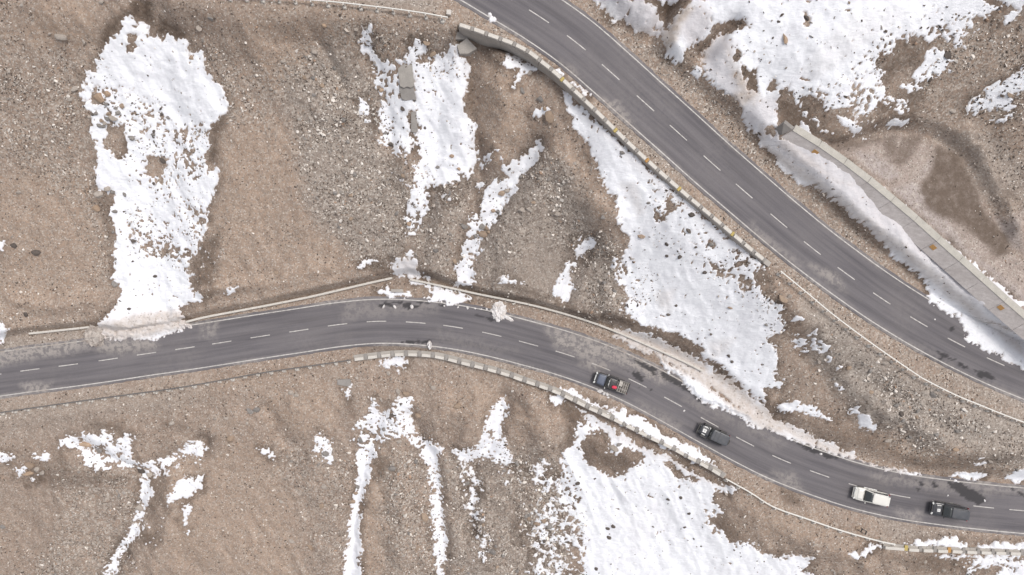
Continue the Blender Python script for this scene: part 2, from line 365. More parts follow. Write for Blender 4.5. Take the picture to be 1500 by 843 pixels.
# loosely scattered crumbs of snow between stones
SPARSE = [
  (b3([(0,330),(60,360),(140,330),(200,340),(220,440),(300,580),(330,880),(80,880),(100,700),(60,560),(90,470),(50,400)]), .95),
  (t6([(760,-60),(870,-40),(880,50),(830,100),(810,40)]), .55),
  (b2([(890,340),(965,350),(960,450),(970,600),(930,690),(905,600),(905,480)]), .98),
  (b2([(940,650),(1020,680),(1010,800),(950,780)]), 1.05),
  (b2([(1000,330),(1192,330),(1192,480),(1050,470)]), .6),
  (b2([(1120,500),(1192,480),(1192,700),(1120,690)]), .6),
  (b2([(580,360),(620,360),(610,500),(580,480)]), .5),
  (b1([(560,690),(630,600),(700,600),(690,700),(620,760),(540,830)]), .45),
  (b1([(640,380),(780,350),(760,400),(660,440)]), .5),
  (b1([(200,280),(330,290),(360,390),(190,340)]), .5),
  (t1([(350,320),(560,340),(520,560),(380,500)]), .6),
  (t2([(600,640),(760,620),(700,880),(600,800)]), .45),
  (t5([(830,300),(950,310),(940,500),(840,470)]), .55),
  (t4([(430,170),(760,160),(760,520),(480,600),(300,560),(220,440)]), .42),
  (t4([(1080,0),(1204,60),(1100,160),(1000,80)]), .3),
  (t6([(1000,380),(1090,400),(1180,450),(1000,450)]), .2),
  (b3([(780,410),(960,450),(960,480),(880,490),(780,440)]), .45),
  (t7([(950,270),(1130,370),(1150,540),(1000,480)]), .45),
  (t7([(260,240),(380,230),(330,340),(270,340)]), .5),
  (b1([(90,370),(210,300),(220,440),(120,450)]), .3),
  (t3([(690,210),(900,220),(880,360),(780,350)]), .35),
]
# dirt on the snow: (outline, amount)
BEIGE = [
  (t5([(420,620),(520,600),(640,570),(800,560),(870,630),(530,690),(420,690)]), .85),
  ([(893,478),(930,488),(965,497),(1000,512),(1035,535),(1040,550),(1060,545),(1080,560),(1110,590),(1145,612),(1150,640),(1110,625),(1060,590),(1020,560),(960,528),(900,500)], .85),
  (b4([(60,90),(100,150),(200,200),(300,245),(400,290),(480,330),(560,355),(700,385),(680,395),(560,385),(480,370),(400,330),(300,300),(150,230),(0,150)]), .75),
  (t3([(640,170),(720,60),(780,10),(790,40),(740,120),(720,180),(690,230)]), 1.0),
  (t3([(340,-30),(400,-30),(470,70),(560,110),(650,130),(660,165),(560,150),(440,90)]), .3),
  (t3([(1010,480),(1090,420),(1060,400),(990,300),(960,330),(1000,400),(960,440)]), .85),
  (t3([(820,230),(900,140),(920,160),(870,240),(840,290)]), .8), (t3([(930,150),(1000,260),(1040,400),(1100,430),(1070,470),(990,400),(950,280)]), .4),
  (t3([(1090,560),(1110,640),(1200,700),(1380,813),(1600,980),(1790,1140),(1960,1280),(2100,1400),(2258,1510),(2258,1560),(2080,1440),(1930,1320),(1760,1180),(1560,1020),(1340,840),(1180,730),(1090,660)]), .62),
  (t3([(1180,590),(1420,790),(1504,815),(1300,740),(1170,650)]), .4),
  (T(540,370,6.8,[(215,130),(290,50),(420,70),(500,170),(600,270),(380,240),(240,200)]), .35),
  (T(540,370,6.8,[(390,250),(520,290),(700,350),(1020,420),(990,440),(700,390),(430,320)]), .3),
  (t7([(480,0),(540,0),(580,120),(550,140)]), .3),
  (t7([(640,480),(720,470),(700,560),(640,550)]), .35),
  (t7([(860,690),(980,690),(960,730),(870,780)]), .3),
  (t4([(430,60),(620,30),(700,60),(420,260),(280,350),(200,330)]), .12),
  (T(660,20,10,[(765,640),(1000,610),(1300,750),(1100,740)]), .4),
  (b3([(280,120),(560,280),(900,430),(960,470),(700,350),(440,230)]), .3),
]
GREY = [
  (t3([(430,-40),(600,-20),(650,70),(675,130),(620,150),(540,125),(460,60)]), .95),
  (t3([(750,50),(820,0),(880,60),(880,110),(840,200),(770,210),(735,150)]), .95),
  (t3([(830,260),(940,150),(1000,190),(960,260),(1000,330),(1050,420),(1080,430),(1200,400),(1180,520),(1100,560),(1040,560),(960,440),(840,300)]), .85),
  (t3([(1180,480),(1130,560),(1230,590),(1460,735),(1570,775),(1720,880),(1880,1020),(2020,1160),(2120,1250),(2280,1400),(2150,1400),(1940,1270),(1780,1130),(1580,970),(1360,800),(1180,700),(1090,610),(1090,480)]), .9),
  (t3([(200,370),(300,470),(500,650),(720,843),(960,1053),(1125,1183),(1090,1183),(960,1090),(720,890),(500,710),(330,550),(240,440)]), .4),
  (b3([(290,115),(440,210),(700,330),(960,460),(900,470),(740,400),(560,310),(420,230)]), .4),
  (b3([(480,560),(640,520),(700,600),(560,740),(520,740)]), .16),
  (T(1130,160,7.5,[(250,215),(270,150),(330,135),(410,250),(560,370),(640,490),(560,430)]), .5),
  (T(540,370,6.8,[(300,60),(420,70),(480,120),(480,200),(350,240),(320,150)]), .5),
  (T(540,370,6.8,[(850,160),(920,140),(1010,265),(1050,340),(850,330)]), .5),
  (T(510,500,10,[(490,350),(640,250),(880,260),(880,300),(640,320)]), .5),
  (T(660,20,10,[(765,640),(1000,610),(1300,750),(1200,800),(900,700)]), .4),
]
THICK = [   # ploughed or drifted banks, metres
  (t3([(1100,600),(1204,700),(1380,813),(1600,980),(1790,1140),(1960,1280),(2100,1400),(2400,1560),(2400,1680),(2258,1620),(2104,1553),(1984,1433),(1814,1233),(1604,1053),(1344,843),(1204,750),(1100,660)]), .12),
  (T(900,480,7.5,[(85,135),(420,270),(800,490),(1200,800),(1500,930),(1500,1000),(920,790),(600,500),(330,270)]), .4),
  (b3([(210,25),(500,150),(890,375),(600,245)]), .25),
  (b4([(680,710),(800,685),(1300,700),(1300,740)]), .3),
  (t5([(420,620),(640,570),(800,560),(870,630),(530,690),(420,690)]), .35),
  (t3([(335,-100),(600,-100),(650,160),(450,95)]), .15),
  (t3([(690,100),(890,60),(860,200),(700,260)]), .1),
]
snow_sd = raster_sd(SNOW)
hole_sd = raster_sd(HOLES)
snow_f = np.minimum(snow_sd, -hole_sd)
speck_r = raster(SPECK, 12)
sparse_r = raster(SPARSE, 14)
beige_r = raster(BEIGE, 7)
grey_r = raster(GREY, 8)
thick_r = raster(THICK, 6)

def snow_field(x, y, z):
    px, py = to_px(x, y, z)
    wx = px + 4.5 * fbm(x / 1.7, y / 1.7, 3, 23) + 2.2 * fbm(x / .5, y / .5, 2, 24); wy = py + 4.5 * fbm(x / 1.7, y / 1.7, 3, 27) + 2.2 * fbm(x / .5, y / .5, 2, 28)
    f = samp(snow_f, wx, wy); sp = samp(speck_r, px, py); spa = samp(sparse_r, px, py)
    sp = np.maximum(sp, .16); rag = np.clip(.45 + 1.0 * sp, 0, 1.3)
    f = np.minimum(f + .9, 8)
    f = f + 2.4 * fbm(x / 1.1, y / 1.1, 3, 21) * (.6 + .6 * rag) + 3.0 * fbm(x / .42, y / .42, 2, 31) * rag
    # frayed rims: crumbs outside, bites inside
    e = np.exp(-(f / 5.0) ** 2)
    f = f + e * (5.5 * fbm(x / .36, y / .36, 2, 33) + 3.0 * fbm(x / 2.4, y / 2.4, 2, 35))
    # stones and thawed spots inside the thin snow
    n = fbm(x / .42, y / .42, 2, 41) * .85 + fbm(x / 3.5, y / 3.5, 2, 43) * .5
    f = f - sp * np.clip(n - .13, 0, 1) * 34
    n2 = fbm(x / .55, y / .55, 3, 47) * .9 + fbm(x / 4.0, y / 4.0, 2, 49) * .45
    f = np.maximum(f, np.where(spa > .05, (n2 + (spa - 1.0) * .75 - .02) * 9, -25))
    # stray dark spots anywhere
    n3 = fbm(x / .42, y / .42, 1, 53)
    f = f - np.clip(n3 - .86 + .12 * vnoise(x / 6, y / 6, 3), 0, 1) * 60
    return f, px, py

# ------------------------------------------------------------------ helpers for objects and materials
def tag(o, label=None, cat=None, group=None, kind=None):
    if label: o['label'] = label
    if cat: o['category'] = cat
    if group: o['group'] = group
    if kind: o['kind'] = kind
    return o

def link(name, me, mat=None, parent=None):
    o = bpy.data.objects.new(name, me)
    if mat is not None and me is not None and len(me.materials) == 0: me.materials.append(mat)
    col.objects.link(o)
    if parent: o.parent = parent
    return o

def empty(name, loc=(0, 0, 0), rz=0.0):
    o = bpy.data.objects.new(name, None)
    o.empty_display_size = .3
    o.location = loc; o.rotation_euler = (0, 0, rz)
    col.objects.link(o)
    return o

def np_mesh(name, V, F, smooth=True, attrs=None):
    """F: (n,3) or (n,4) int array"""
    me = bpy.data.meshes.new(name)
    F = np.asarray(F, np.int32); k = F.shape[1]
    me.vertices.add(len(V)); me.vertices.foreach_set('co', np.asarray(V, np.float32).ravel())
    me.loops.add(F.size); me.loops.foreach_set('vertex_index', F.ravel())
    me.polygons.add(len(F))
    me.polygons.foreach_set('loop_start', np.arange(len(F), dtype=np.int32) * k)
    me.polygons.foreach_set('loop_total', np.full(len(F), k, np.int32))
    me.polygons.foreach_set('use_smooth', np.full(len(F), smooth, bool))
    me.update(calc_edges=True)
    for an, arr in (attrs or {}).items():
        a = me.attributes.new(an, 'FLOAT_COLOR', 'POINT')
        arr = np.asarray(arr, np.float32)
        if arr.shape[1] == 3: arr = np.hstack([arr, np.ones((len(arr), 1), np.float32)])
        a.data.foreach_set('color', arr.ravel())
    return me

class NT:
    """short-hand for node materials"""
    def __init__(self, name):
        self.m = bpy.data.materials.new(name); self.m.use_nodes = True
        self.t = self.m.node_tree; self.b = self.t.nodes['Principled BSDF']
    def n(self, kind, **kw):
        nd = self.t.nodes.new(kind)
        for k, v in kw.items(): setattr(nd, k, v)
        return nd
    def l(self, a, b): self.t.links.new(a, b)
    def coord(self): return self.n('ShaderNodeNewGeometry').outputs['Position']
    def obj(self): return self.n('ShaderNodeTexCoord').outputs['Object']
    def noise(self, vec, scale, detail=3, rough=.55):
        nd = self.n('ShaderNodeTexNoise'); nd.inputs['Scale'].default_value = scale
        nd.inputs['Detail'].default_value = detail; nd.inputs['Roughness'].default_value = rough
        self.l(vec, nd.inputs['Vector']); return nd.outputs['Fac']
    def voro(self, vec, scale, out='Color'):
        nd = self.n('ShaderNodeTexVoronoi'); nd.inputs['Scale'].default_value = scale
        self.l(vec, nd.inputs['Vector']); return nd.outputs[out]
    def ramp(self, fac, stops):
        nd = self.n('ShaderNodeValToRGB'); e = nd.color_ramp.elements
        while len(e) < len(stops): e.new(.5)
        for i, (p, c) in enumerate(stops):
            e[i].position = p; e[i].color = (c, c, c, 1) if not isinstance(c, tuple) else (*c, 1)
        self.l(fac, nd.inputs['Fac']); return nd.outputs['Color']
    def mix(self, fac, a, b, blend='MIX'):
        nd = self.n('ShaderNodeMix'); nd.data_type = 'RGBA'; nd.blend_type = blend
        for s, v in ((nd.inputs[0], fac), (nd.inputs[6], a), (nd.inputs[7], b)):
            if isinstance(v, (int, float)): s.default_value = v
            elif isinstance(v, tuple): s.default_value = (*v, 1)
            else: self.l(v, s)
        return nd.outputs[2]
    def math(self, op, a, b=None, clamp=False):
        nd = self.n('ShaderNodeMath'); nd.operation = op; nd.use_clamp = clamp
        for s, v in ((nd.inputs[0], a), (nd.inputs[1], b)):
            if v is None: continue
            if isinstance(v, (int, float)): s.default_value = v
            else: self.l(v, s)
        return nd.outputs[0]
    def attr(self, name):
        nd = self.n('ShaderNodeAttribute'); nd.attribute_name = name
        sp = self.n('ShaderNodeSeparateColor'); self.l(nd.outputs['Color'], sp.inputs[0])
        return sp.outputs[0], sp.outputs[1], sp.outputs[2], nd.outputs['Color']
    def bump(self, h, strength, dist):
        nd = self.n('ShaderNodeBump'); nd.inputs['Strength'].default_value = strength; nd.inputs['Distance'].default_value = dist
        self.l(h, nd.inputs['Height']); self.l(nd.outputs[0], self.b.inputs['Normal'])
    def done(self, colour=None, rough=.9, spec=.3):
        if colour is not None:
            if isinstance(colour, tuple): self.b.inputs['Base Color'].default_value = (*colour, 1)
            else: self.l(colour, self.b.inputs['Base Color'])
        if isinstance(rough, (int, float)): self.b.inputs['Roughness'].default_value = rough
        else: self.l(rough, self.b.inputs['Roughness'])
        self.b.inputs['Specular IOR Level'].default_value = spec
        return self.m

# ------------------------------------------------------------------ materials of the setting
def make_ground():
    t = NT('ground'); p = t.coord()
    gravel, wet, grey, _ = t.attr('soil'); tan, silt, dark2, _ = t.attr('soil2')
    big = t.noise(p, .11, 4); mid = t.noise(p, .7, 4, .6); fine = t.noise(p, 5.0, 3, .7)
    c = t.mix(t.ramp(big, [(.35, 0.), (.65, 1.)]), (0.397, 0.297, 0.233), (0.339, 0.253, 0.201))
    mpg = t.n('ShaderNodeMapping'); t.l(p, mpg.inputs[0]); mpg.inputs['Scale'].default_value = (.9, .16, .3)
    run = t.noise(mpg.outputs[0], 1.0, 5, .6)
    c = t.mix(t.ramp(run, [(.42, 0.), (.68, .6)]), c, (.29, .215, .168))
    c = t.mix(t.ramp(run, [(.28, .6), (.46, 0.)]), c, (.50, .395, .32))
    c = t.mix(t.math('MULTIPLY', tan, .7), c, (0.460, 0.336, 0.253))
    c = t.mix(t.math('MULTIPLY', grey, .95), c, (0.362, 0.319, 0.285))
    c = t.mix(t.math('MULTIPLY', silt, .9), c, (0.460, 0.405, 0.397))
    # pebbles: cells of their own colour
    v1 = t.voro(p, 4.2); v2 = t.voro(p, 2.0); v3 = t.voro(p, 8.0)
    s1 = t.n('ShaderNodeSeparateColor'); t.l(v1, s1.inputs[0])
    s2 = t.n('ShaderNodeSeparateColor'); t.l(v2, s2.inputs[0])
    s3 = t.n('ShaderNodeSeparateColor'); t.l(v3, s3.inputs[0])
    peb = t.mix(s1.outputs[0], (0.115, 0.092, 0.076), (0.644, 0.575, 0.512))
    amt = t.math('MULTIPLY', t.ramp(s1.outputs[1], [(.25, 0.), (.8, 1.)]), t.math('ADD', t.math('MULTIPLY', gravel, .65), .40), True)
    c = t.mix(amt, c, peb)
    peb2 = t.mix(s2.outputs[0], (0.138, 0.109, 0.092), (0.575, 0.494, 0.425))
    amt2 = t.math('MULTIPLY', t.ramp(s2.outputs[2], [(.6, 0.), (.9, 1.)]), t.math('ADD', t.math('MULTIPLY', gravel, .45), .14), True)
    c = t.mix(amt2, c, peb2)
    spots = t.ramp(s3.outputs[1], [(.82, 0.), (.88, 1.)])
    c = t.mix(t.math('MULTIPLY', spots, .8), c, t.mix(s3.outputs[0], (0.081, 0.060, 0.048), (0.713, 0.655, 0.598)))
    c = t.mix(t.ramp(mid, [(.3, .22), (.55, 0.)]), c, (0.184, 0.136, 0.106))
    c = t.mix(t.ramp(fine, [(.35, .35), (.6, 0.)]), c, (0.218, 0.167, 0.132))
    c = t.mix(t.ramp(fine, [(.55, 0.), (.75, .28)]), c, (0.598, 0.517, 0.437))
    w = t.math('MULTIPLY', wet, t.ramp(t.noise(p, 1.4, 4, .65), [(.28, .6), (.55, 1.)]), True)
    c = t.mix(t.math('MULTIPLY', w, .92), c, t.mix(.35, (0.121, 0.089, 0.069), c, 'MULTIPLY'))
    dk = t.math('MULTIPLY', dark2, t.ramp(t.noise(p, .9, 5, .7), [(.3, .6), (.55, 1.)]), True)
    c = t.mix(dk, c, t.mix(fine, (.10, .076, .062), (.20, .155, .125)))
    h = t.math('ADD', t.math('MULTIPLY', s1.outputs[0], t.math('ADD', t.math('MULTIPLY', gravel, .7), .15)), t.math('MULTIPLY', fine, .8))
    t.bump(h, .8, .10)
    return t.done(c, .95, .2)

def make_snow():
    t = NT('snow'); p = t.coord()
    beige, grey, thin, _ = t.attr('dirt')
    n = t.noise(p, .5, 4, .6); f = t.noise(p, 3.5, 4, .65)
    c = t.mix(t.ramp(n, [(.4, 0.), (.7, .6)]), (.865, .87, .905), (.77, .765, .81))
    streak = t.noise(p, 1.3, 5, .7)
    c = t.mix(t.math('MULTIPLY', grey, t.ramp(streak, [(.3, .75), (.7, 1.)])), c, (.60, .57, .585))
    c = t.mix(t.math('MULTIPLY', beige, t.ramp(streak, [(.28, .55), (.62, 1.)])), c, (.50, .425, .37))
    sp = t.voro(p, 5.0); s = t.n('ShaderNodeSeparateColor'); t.l(sp, s.inputs[0])
    c = t.mix(t.math('MULTIPLY', t.ramp(s.outputs[0], [(.95, 0.), (.975, .6)]), t.math('ADD', t.math('MULTIPLY', beige, .8), .12)), c, (.25, .2, .17))
    c = t.mix(t.math('MULTIPLY', thin, .75), c, (.45, .385, .35))
    mp = t.n('ShaderNodeMapping'); t.l(p, mp.inputs[0]); mp.inputs['Rotation'].default_value = (0, 0, math.radians(-35)); mp.inputs['Scale'].default_value = (1.0, 3.2, 1.0)
    rip = t.noise(mp.outputs[0], 1.1, 4, .65)
    t.bump(t.math('ADD', t.math('MULTIPLY', f, .5), t.math('MULTIPLY', rip, 1.1)), .42, .22)
    return t.done(c, .75, .25)

def make_asphalt():
    t = NT('asphalt'); p = t.coord()
    dust, wet, _, _ = t.attr('wear'); _, _, _, uvc = t.attr('along')
    sx = t.n('ShaderNodeMapping'); t.l(uvc, sx.inputs[0]); sx.inputs['Scale'].default_value = (.05, 1.15, 1)
    streak = t.noise(sx.outputs[0], 1.0, 4, .6)
    sx2 = t.n('ShaderNodeMapping'); t.l(uvc, sx2.inputs[0]); sx2.inputs['Scale'].default_value = (.10, 4.0, 1)
    streak2 = t.noise(sx2.outputs[0], 1.0, 3, .6)
    big = t.noise(p, .16, 4); fine = t.noise(p, 9.0, 3, .7)
    c = t.mix(t.ramp(streak, [(.34, 0.), (.64, 1.)]), (.108, .101, .112), (.185, .172, .182))
    c = t.mix(t.ramp(streak2, [(.4, 0.), (.75, .35)]), c, (.20, .182, .178))
    c = t.mix(t.ramp(big, [(.4, 0.), (.75, .2)]), c, (.205, .188, .185))
    c = t.mix(t.ramp(fine, [(.3, .3), (.6, 0.)]), c, (.085, .078, .08))
    blot = t.ramp(t.noise(p, 1.5, 6, .72), [(.44, 0.), (.54, 1.)])
    d = t.math('MULTIPLY', dust, t.math('ADD', t.math('MULTIPLY', blot, .75), .25), True)
    c = t.mix(t.math('MULTIPLY', d, .85), c, (.37, .335, .31))
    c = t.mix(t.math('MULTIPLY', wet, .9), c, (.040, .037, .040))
    r = t.math('SUBTRACT', .9, t.math('MULTIPLY', wet, .25))
    t.bump(fine, .3, .02)
    return t.done(c, r, .25)

def make_paint(name, cA):
    t = NT(name); p = t.coord()
    dust, wet, _, _ = t.attr('wear')
    n = t.noise(p, 2.2, 5, .7)
    c = t.mix(t.ramp(n, [(.40, 0.), (.68, .85)]), cA, tuple(v * .5 for v in cA))
    c = t.mix(t.math('MULTIPLY', dust, t.ramp(t.noise(p, 1.6, 4, .65), [(.35, 0.), (.55, 1.)])), c, (.36, .31, .27))
    return t.done(c, .8, .3)

def make_concrete(name, base, stain=.5, scale=1.0):
    t = NT(name); p = t.obj(); g = t.coord()
    n = t.noise(g, .9 * scale, 5, .65); f = t.noise(g, 7 * scale, 4, .7)
    c = t.mix(t.ramp(n, [(.35, 0.), (.7, stain)]), base, tuple(v * .62 for v in base))
    c = t.mix(t.ramp(f, [(.35, .35), (.6, 0.)]), c, tuple(v * .55 for v in base))
    t.bump(f, .35, .03)
    return t.done(c, .92, .2)

def make_rock(name, a, b):
    t = NT(name); p = t.obj(); info = t.n('ShaderNodeObjectInfo')
    n = t.noise(p, 2.2, 5, .65); f = t.noise(p, 9.0, 3, .7)
    c = t.mix(t.ramp(n, [(.35, 0.), (.65, 1.)]), a, b)
    c = t.mix(t.math('MULTIPLY', info.outputs['Random'], .35), c, tuple(v * .5 for v in b))
    c = t.mix(t.ramp(f, [(.3, .4), (.55, 0.)]), c, tuple(v * .45 for v in b))
    t.bump(f, .5, .05)
    return t.done(c, .93, .2)

def make_stones():
    t = NT('loose_stones'); p = t.coord(); _, _, _, colr = t.attr('tint')
    f = t.noise(p, 6.0, 3, .7)
    c = t.mix(t.ramp(f, [(.3, .4), (.6, 0.)]), colr, t.mix(1.0, colr, (.5, .48, .46), 'MULTIPLY'))
    return t.done(c, .95, .2)

MAT = {}
MAT['ground'] = make_ground(); MAT['snow'] = make_snow(); MAT['asphalt'] = make_asphalt()
MAT['paint'] = make_paint('road_paint', (.62, .59, .56))
MAT['stones'] = make_stones()
MAT['concrete'] = make_concrete('concrete', (.46, .425, .39))
MAT['concrete_pale'] = make_concrete('pale_concrete', (.66, .62, .57), .22)
MAT['concrete_grey'] = make_concrete('grey_concrete', (.35, .325, .305))
MAT['concrete_yellow'] = make_concrete('yellow_painted_concrete', (.56, .44, .17), .4)
MAT['concrete_orange'] = make_concrete('orange_painted_concrete', (.52, .30, .12), .4)
MAT['rock_pale'] = make_rock('pale_rock', (.50, .445, .395), (.37, .32, .28))
MAT['rock_grey'] = make_rock('grey_rock', (.34, .315, .295), (.235, .215, .20))
MAT['rock_tan'] = make_rock('tan_rock', (.43, .33, .25), (.33, .25, .19))
MAT['rock_orange'] = make_rock('orange_rock', (.50, .37, .27), (.40, .29, .21))
MAT['rock_dark'] = make_rock('dark_rock', (.17, .145, .13), (.11, .092, .082))

# ------------------------------------------------------------------ terrain height
CTRL = [ # px, py, z of the natural hillside
 (-150,-150,21),(150,-150,21.5),(400,-150,21),(-150,0,17.6),(0,0,17.4),(150,0,17.6),(300,0,18),(430,14,18.9),(560,24,18.6),(640,42,17.4),
 (0,80,14.6),(150,80,14.2),(300,80,14.6),(450,80,14.8),(0,200,10.2),(150,200,9.6),(300,200,10),(450,200,10.4),(580,150,12),(-150,250,8.8),
 (0,330,5.6),(150,330,5),(300,330,5.3),(450,330,5.8),(560,300,7),(640,250,9),(720,120,14.4),(700,70,15.2),(760,90,15.3),(800,150,15.4),(760,220,10.8),(700,330,6.6),
 (0,450,2.4),(80,445,2.2),(200,440,1.9),(300,430,2.3),(400,420,2.6),(500,395,3.1),(560,375,3.4),(640,385,3.5),(700,405,3.5),(780,425,4.0),
 (840,300,10.2),(860,220,14.2),(880,206,15.4),(940,268,14.7),(900,400,5.9),(850,445,4.3),(920,468,4.6),(1000,338,13.0),(1000,440,7.2),(960,480,4.2),(1030,515,4.6),(1080,415,11.2),(1130,420,12.4),
 (1080,548,4.4),(1130,590,4.2),(1180,520,8.6),(1200,470,11.4),(1200,622,4.6),(1280,560,9.0),(1300,655,4.7),(1380,600,8.6),(1400,680,4.9),(1480,645,7.0),(1550,690,5.5),
 # above the upper road
 (900,-60,21),(900,0,19.2),(960,40,18.8),(1010,0,21.5),(1040,100,18.1),(1100,60,20.5),(1100,150,17.4),(1150,-20,23.2),(1300,-60,25.4),(1300,60,22.3),(1200,120,20.6),(1450,-80,27),(1550,0,26),
 (1130,182,17.0),(1200,250,16.4),(1275,308,15.2),(1350,380,14.0),(1420,440,12.9),(1500,496,11.7),(1560,530,9.4),
 (1250,170,19.4),(1350,165,17.9),(1450,150,19.0),(1420,210,16.1),(1450,260,15.4),(1500,300,15.2),(1550,200,19.2),(1550,400,14.4),
 # below the lower road
 (-150,640,-1.5),(0,625,-.9),(150,605,-.6),(300,590,-.3),(450,560,.2),(550,545,.1),(640,545,.2),(720,570,.1),(800,600,.2),
 (0,720,-5),(200,710,-4.6),(400,700,-4.4),(550,700,-4.4),(700,690,-3.6),(860,640,-.4),(880,720,-2.7),(960,680,.2),(1000,760,-2.4),(1060,725,1.2),
 (-150,843,-10.5),(0,843,-10),(200,843,-10),(400,843,-9.6),(600,843,-9.3),(750,843,-8),(900,843,-6.4),(1050,843,-3.2),(1150,785,1.5),(1200,843,.1),(1280,820,2.2),(1350,843,.9),(1400,825,1.9),(1500,830,2.2),(1550,843,1.6),
 (-150,960,-16),(200,960,-16),(600,960,-15.5),(1000,960,-9.5),(1400,960,-5),(1600,960,-4)]
CW = np.array([(*unp(a, b, z), z) for a, b, z in CTRL])
def rbf_fit(P, c=5.0, reg=.02):
    n = len(P)
    D = np.sqrt(((P[:, None, :2] - P[None, :, :2]) ** 2).sum(-1) + c * c)
    A = np.zeros((n + 3, n + 3)); A[:n, :n] = D - reg * np.eye(n); A[:n, n] = 1; A[:n, n + 1:] = P[:, :2]; A[n, :n] = 1; A[n + 1:, :n] = P[:, :2].T
    return np.linalg.solve(A, np.concatenate([P[:, 2], [0, 0, 0]]))
RB = rbf_fit(CW)
def hill(x, y):
    xc = np.clip(x, -95, 95); yc = np.clip(y, -58, 58)
    out = RB[-3] + RB[-2] * xc + RB[-1] * yc
    for (a, b, _), w in zip(CW, RB[:-3]):
        out = out + w * np.sqrt((xc - a) ** 2 + (yc - b) ** 2 + 25.0)
    return out

def wpoly(pts, zf, dz=0): return [tuple(p[:2]) for p in world_line(pts, zf, dz)]
LOW_N = [(-120,508),(0,498),(45,489),(130,480),(200,490),(260,474),(300,466),(400,447),(500,424),(575,408),(600,403),(640,413),(700,431),(790,450),(850,468),(900,485),(960,511),(1030,544),(1090,590),(1130,618),(1200,650),(1260,672),(1340,694),(1420,702),(1540,710),(1650,715)]
LOW_S = [(-120,620),(0,607),(80,596),(174,583),(292,566),(380,550),(456,539),(518,527),(566,522),(637,522.5),(679,532),(735.5,547),(800,568),(861,597),(898,614),(951,640.5),(985,657),(1038.6,686),(1069,706),(1133,746),(1234,781),(1288,797),(1340,804),(1500,810),(1650,816)]
UPP_L = [(250,-10),(370,0),(493,6),(579,15),(656,27),(672,34),(717,49),(752,61.5),(793,91),(840,130),(881,169),(929,216),(999,279),(1036,310),(1069,338),(1102,366),(1130,388),(1147,403),(1233,470),(1344,553),(1419,593),(1500,621),(1560,645),(1640,670)]
UPP_R = [(850,-10),(905,38),(960,92),(1030,150),(1100,215),(1180,285),(1250,345),(1330,405),(1380,445),(1440,490),(1500,522),(1560,545),(1640,570)]
low_bench = wpoly(LOW_N, zlow) + wpoly(LOW_S, zlow)[::-1]
upp_bench = wpoly(UPP_L, zupp) + wpoly(UPP_R, zupp)[::-1] + wpoly([(850,-160),(250,-160)], zupp)
BASIN = [(1195,203),(1218,214),(1299,193),(1332,195),(1366,202),(1385,213),(1412,232),(1424,259),(1455,313),(1485,370),(1510,386),(1600,410),(1600,545),(1487,442),(1413,376.7),(1360,330),(1290,270.7),(1243,234.7),(1218,217),(1190,200)]
basin = wpoly(BASIN, zdam)
dam_line = world_line([(1190,200),(1218,217),(1243,234.7),(1290,270.7),(1360,330),(1413,376.7),(1487,442),(1600,545)], zdam)

# gullies (negative) and ribs (positive): traced line, depth, half width in metres
CREASE = [
 ([(235,40),(222,250),(225,430)], -.9, 4.5), ([(690,90),(694,170),(705,245),(690,300)], -.9, 1.3), ([(735,95),(742,170),(728,230)], 1.0, 2.2),
 ([(785,215),(760,255),(728,300),(703,350),(680,400)], -1.0, 1.4), ([(815,200),(770,320),(735,410)], .7, 2.0), ([(865,355),(845,390),(828,440)], -.8, 1.1),
 ([(880,300),(898,360),(895,440)], .9, 2.2), ([(820,240),(860,300),(885,320)], .8, 2.0), ([(640,90),(640,230),(605,340)], -.8, 2.2), ([(535,50),(560,130),(575,210)], -.6, 1.5),
 ([(590,220),(610,310),(590,375)], .6, 1.4), ([(650,280),(650,340),(635,390)], .7, 1.6),
 ([(560,600),(532,670),(515,780),(510,850)], -.9, 1.2), ([(600,610),(635,680),(645,760),(652,850)], -.9, 1.2), ([(580,680),(590,760),(585,850)], .6, 1.8),
 ([(738,585),(725,640),(690,690),(690,780)], -.9, 1.3), ([(700,590),(690,640)], 1.0, 2.2), ([(785,590),(800,640)], 1.3, 2.6), ([(880,655),(915,665)], .8, 1.9), ([(655,600),(640,620)], .7, 2.0),
 ([(120,655),(200,690),(208,750),(155,850)], -.8, 1.3), ([(295,645),(240,680),(215,700)], -.6, 1.2), ([(255,700),(245,780),(230,850)], .6, 1.8), ([(100,700),(90,850)], .5, 3.0),
 ([(440,590),(470,650),(460,720)], .5, 2.5), ([(390,600),(420,650)], -.5, 1.2), ([(350,40),(430,110),(500,170)], .6, 2.5), ([(455,45),(485,90),(505,130)], -.45, .7),
 ([(60,20),(130,40)], .7, 2.2), ([(330,170),(350,300),(310,400)], .5, 3.0), ([(140,60),(150,0)], -.5, 1.2), ([(200,0),(205,30)], -.5, .8),
 ([(1160,440),(1230,560),(1300,620)], .7, 2.2), ([(1290,600),(1400,660),(1500,660)], .8, 1.6), ([(1170,500),(1240,590)], -.6, 1.5), ([(1340,590),(1345,620)], .7, 1.5),
 ([(985,0),(965,40),(945,65)], -1.2, 1.0), ([(1075,30),(1035,80)], -1.0, 1.0), ([(1005,20),(985,70)], .6, 1.5), ([(1060,60),(1080,120),(1115,180)], .5, 1.8),
 ([(1400,200),(1440,250),(1480,330)], .5, 1.4), ([(1392,232),(1412,285),(1455,345)], 1.5, 2.3), ([(1375,250),(1400,300)], .5, .8), ([(1430,250),(1465,320)], -.5, .9), ([(1300,200),(1310,235)], .35, .9), ([(1345,205),(1325,240)], .35, .9),
 ([(20,440),(80,452),(140,440)], .5, 1.2), ([(300,425),(400,415),(480,392)], .45, 1.0), ([(1080,740),(1180,790),(1260,820)], .5, 1.6), ([(1200,60),(1300,30)], .6, 4.0),
]
CREASE_W = []
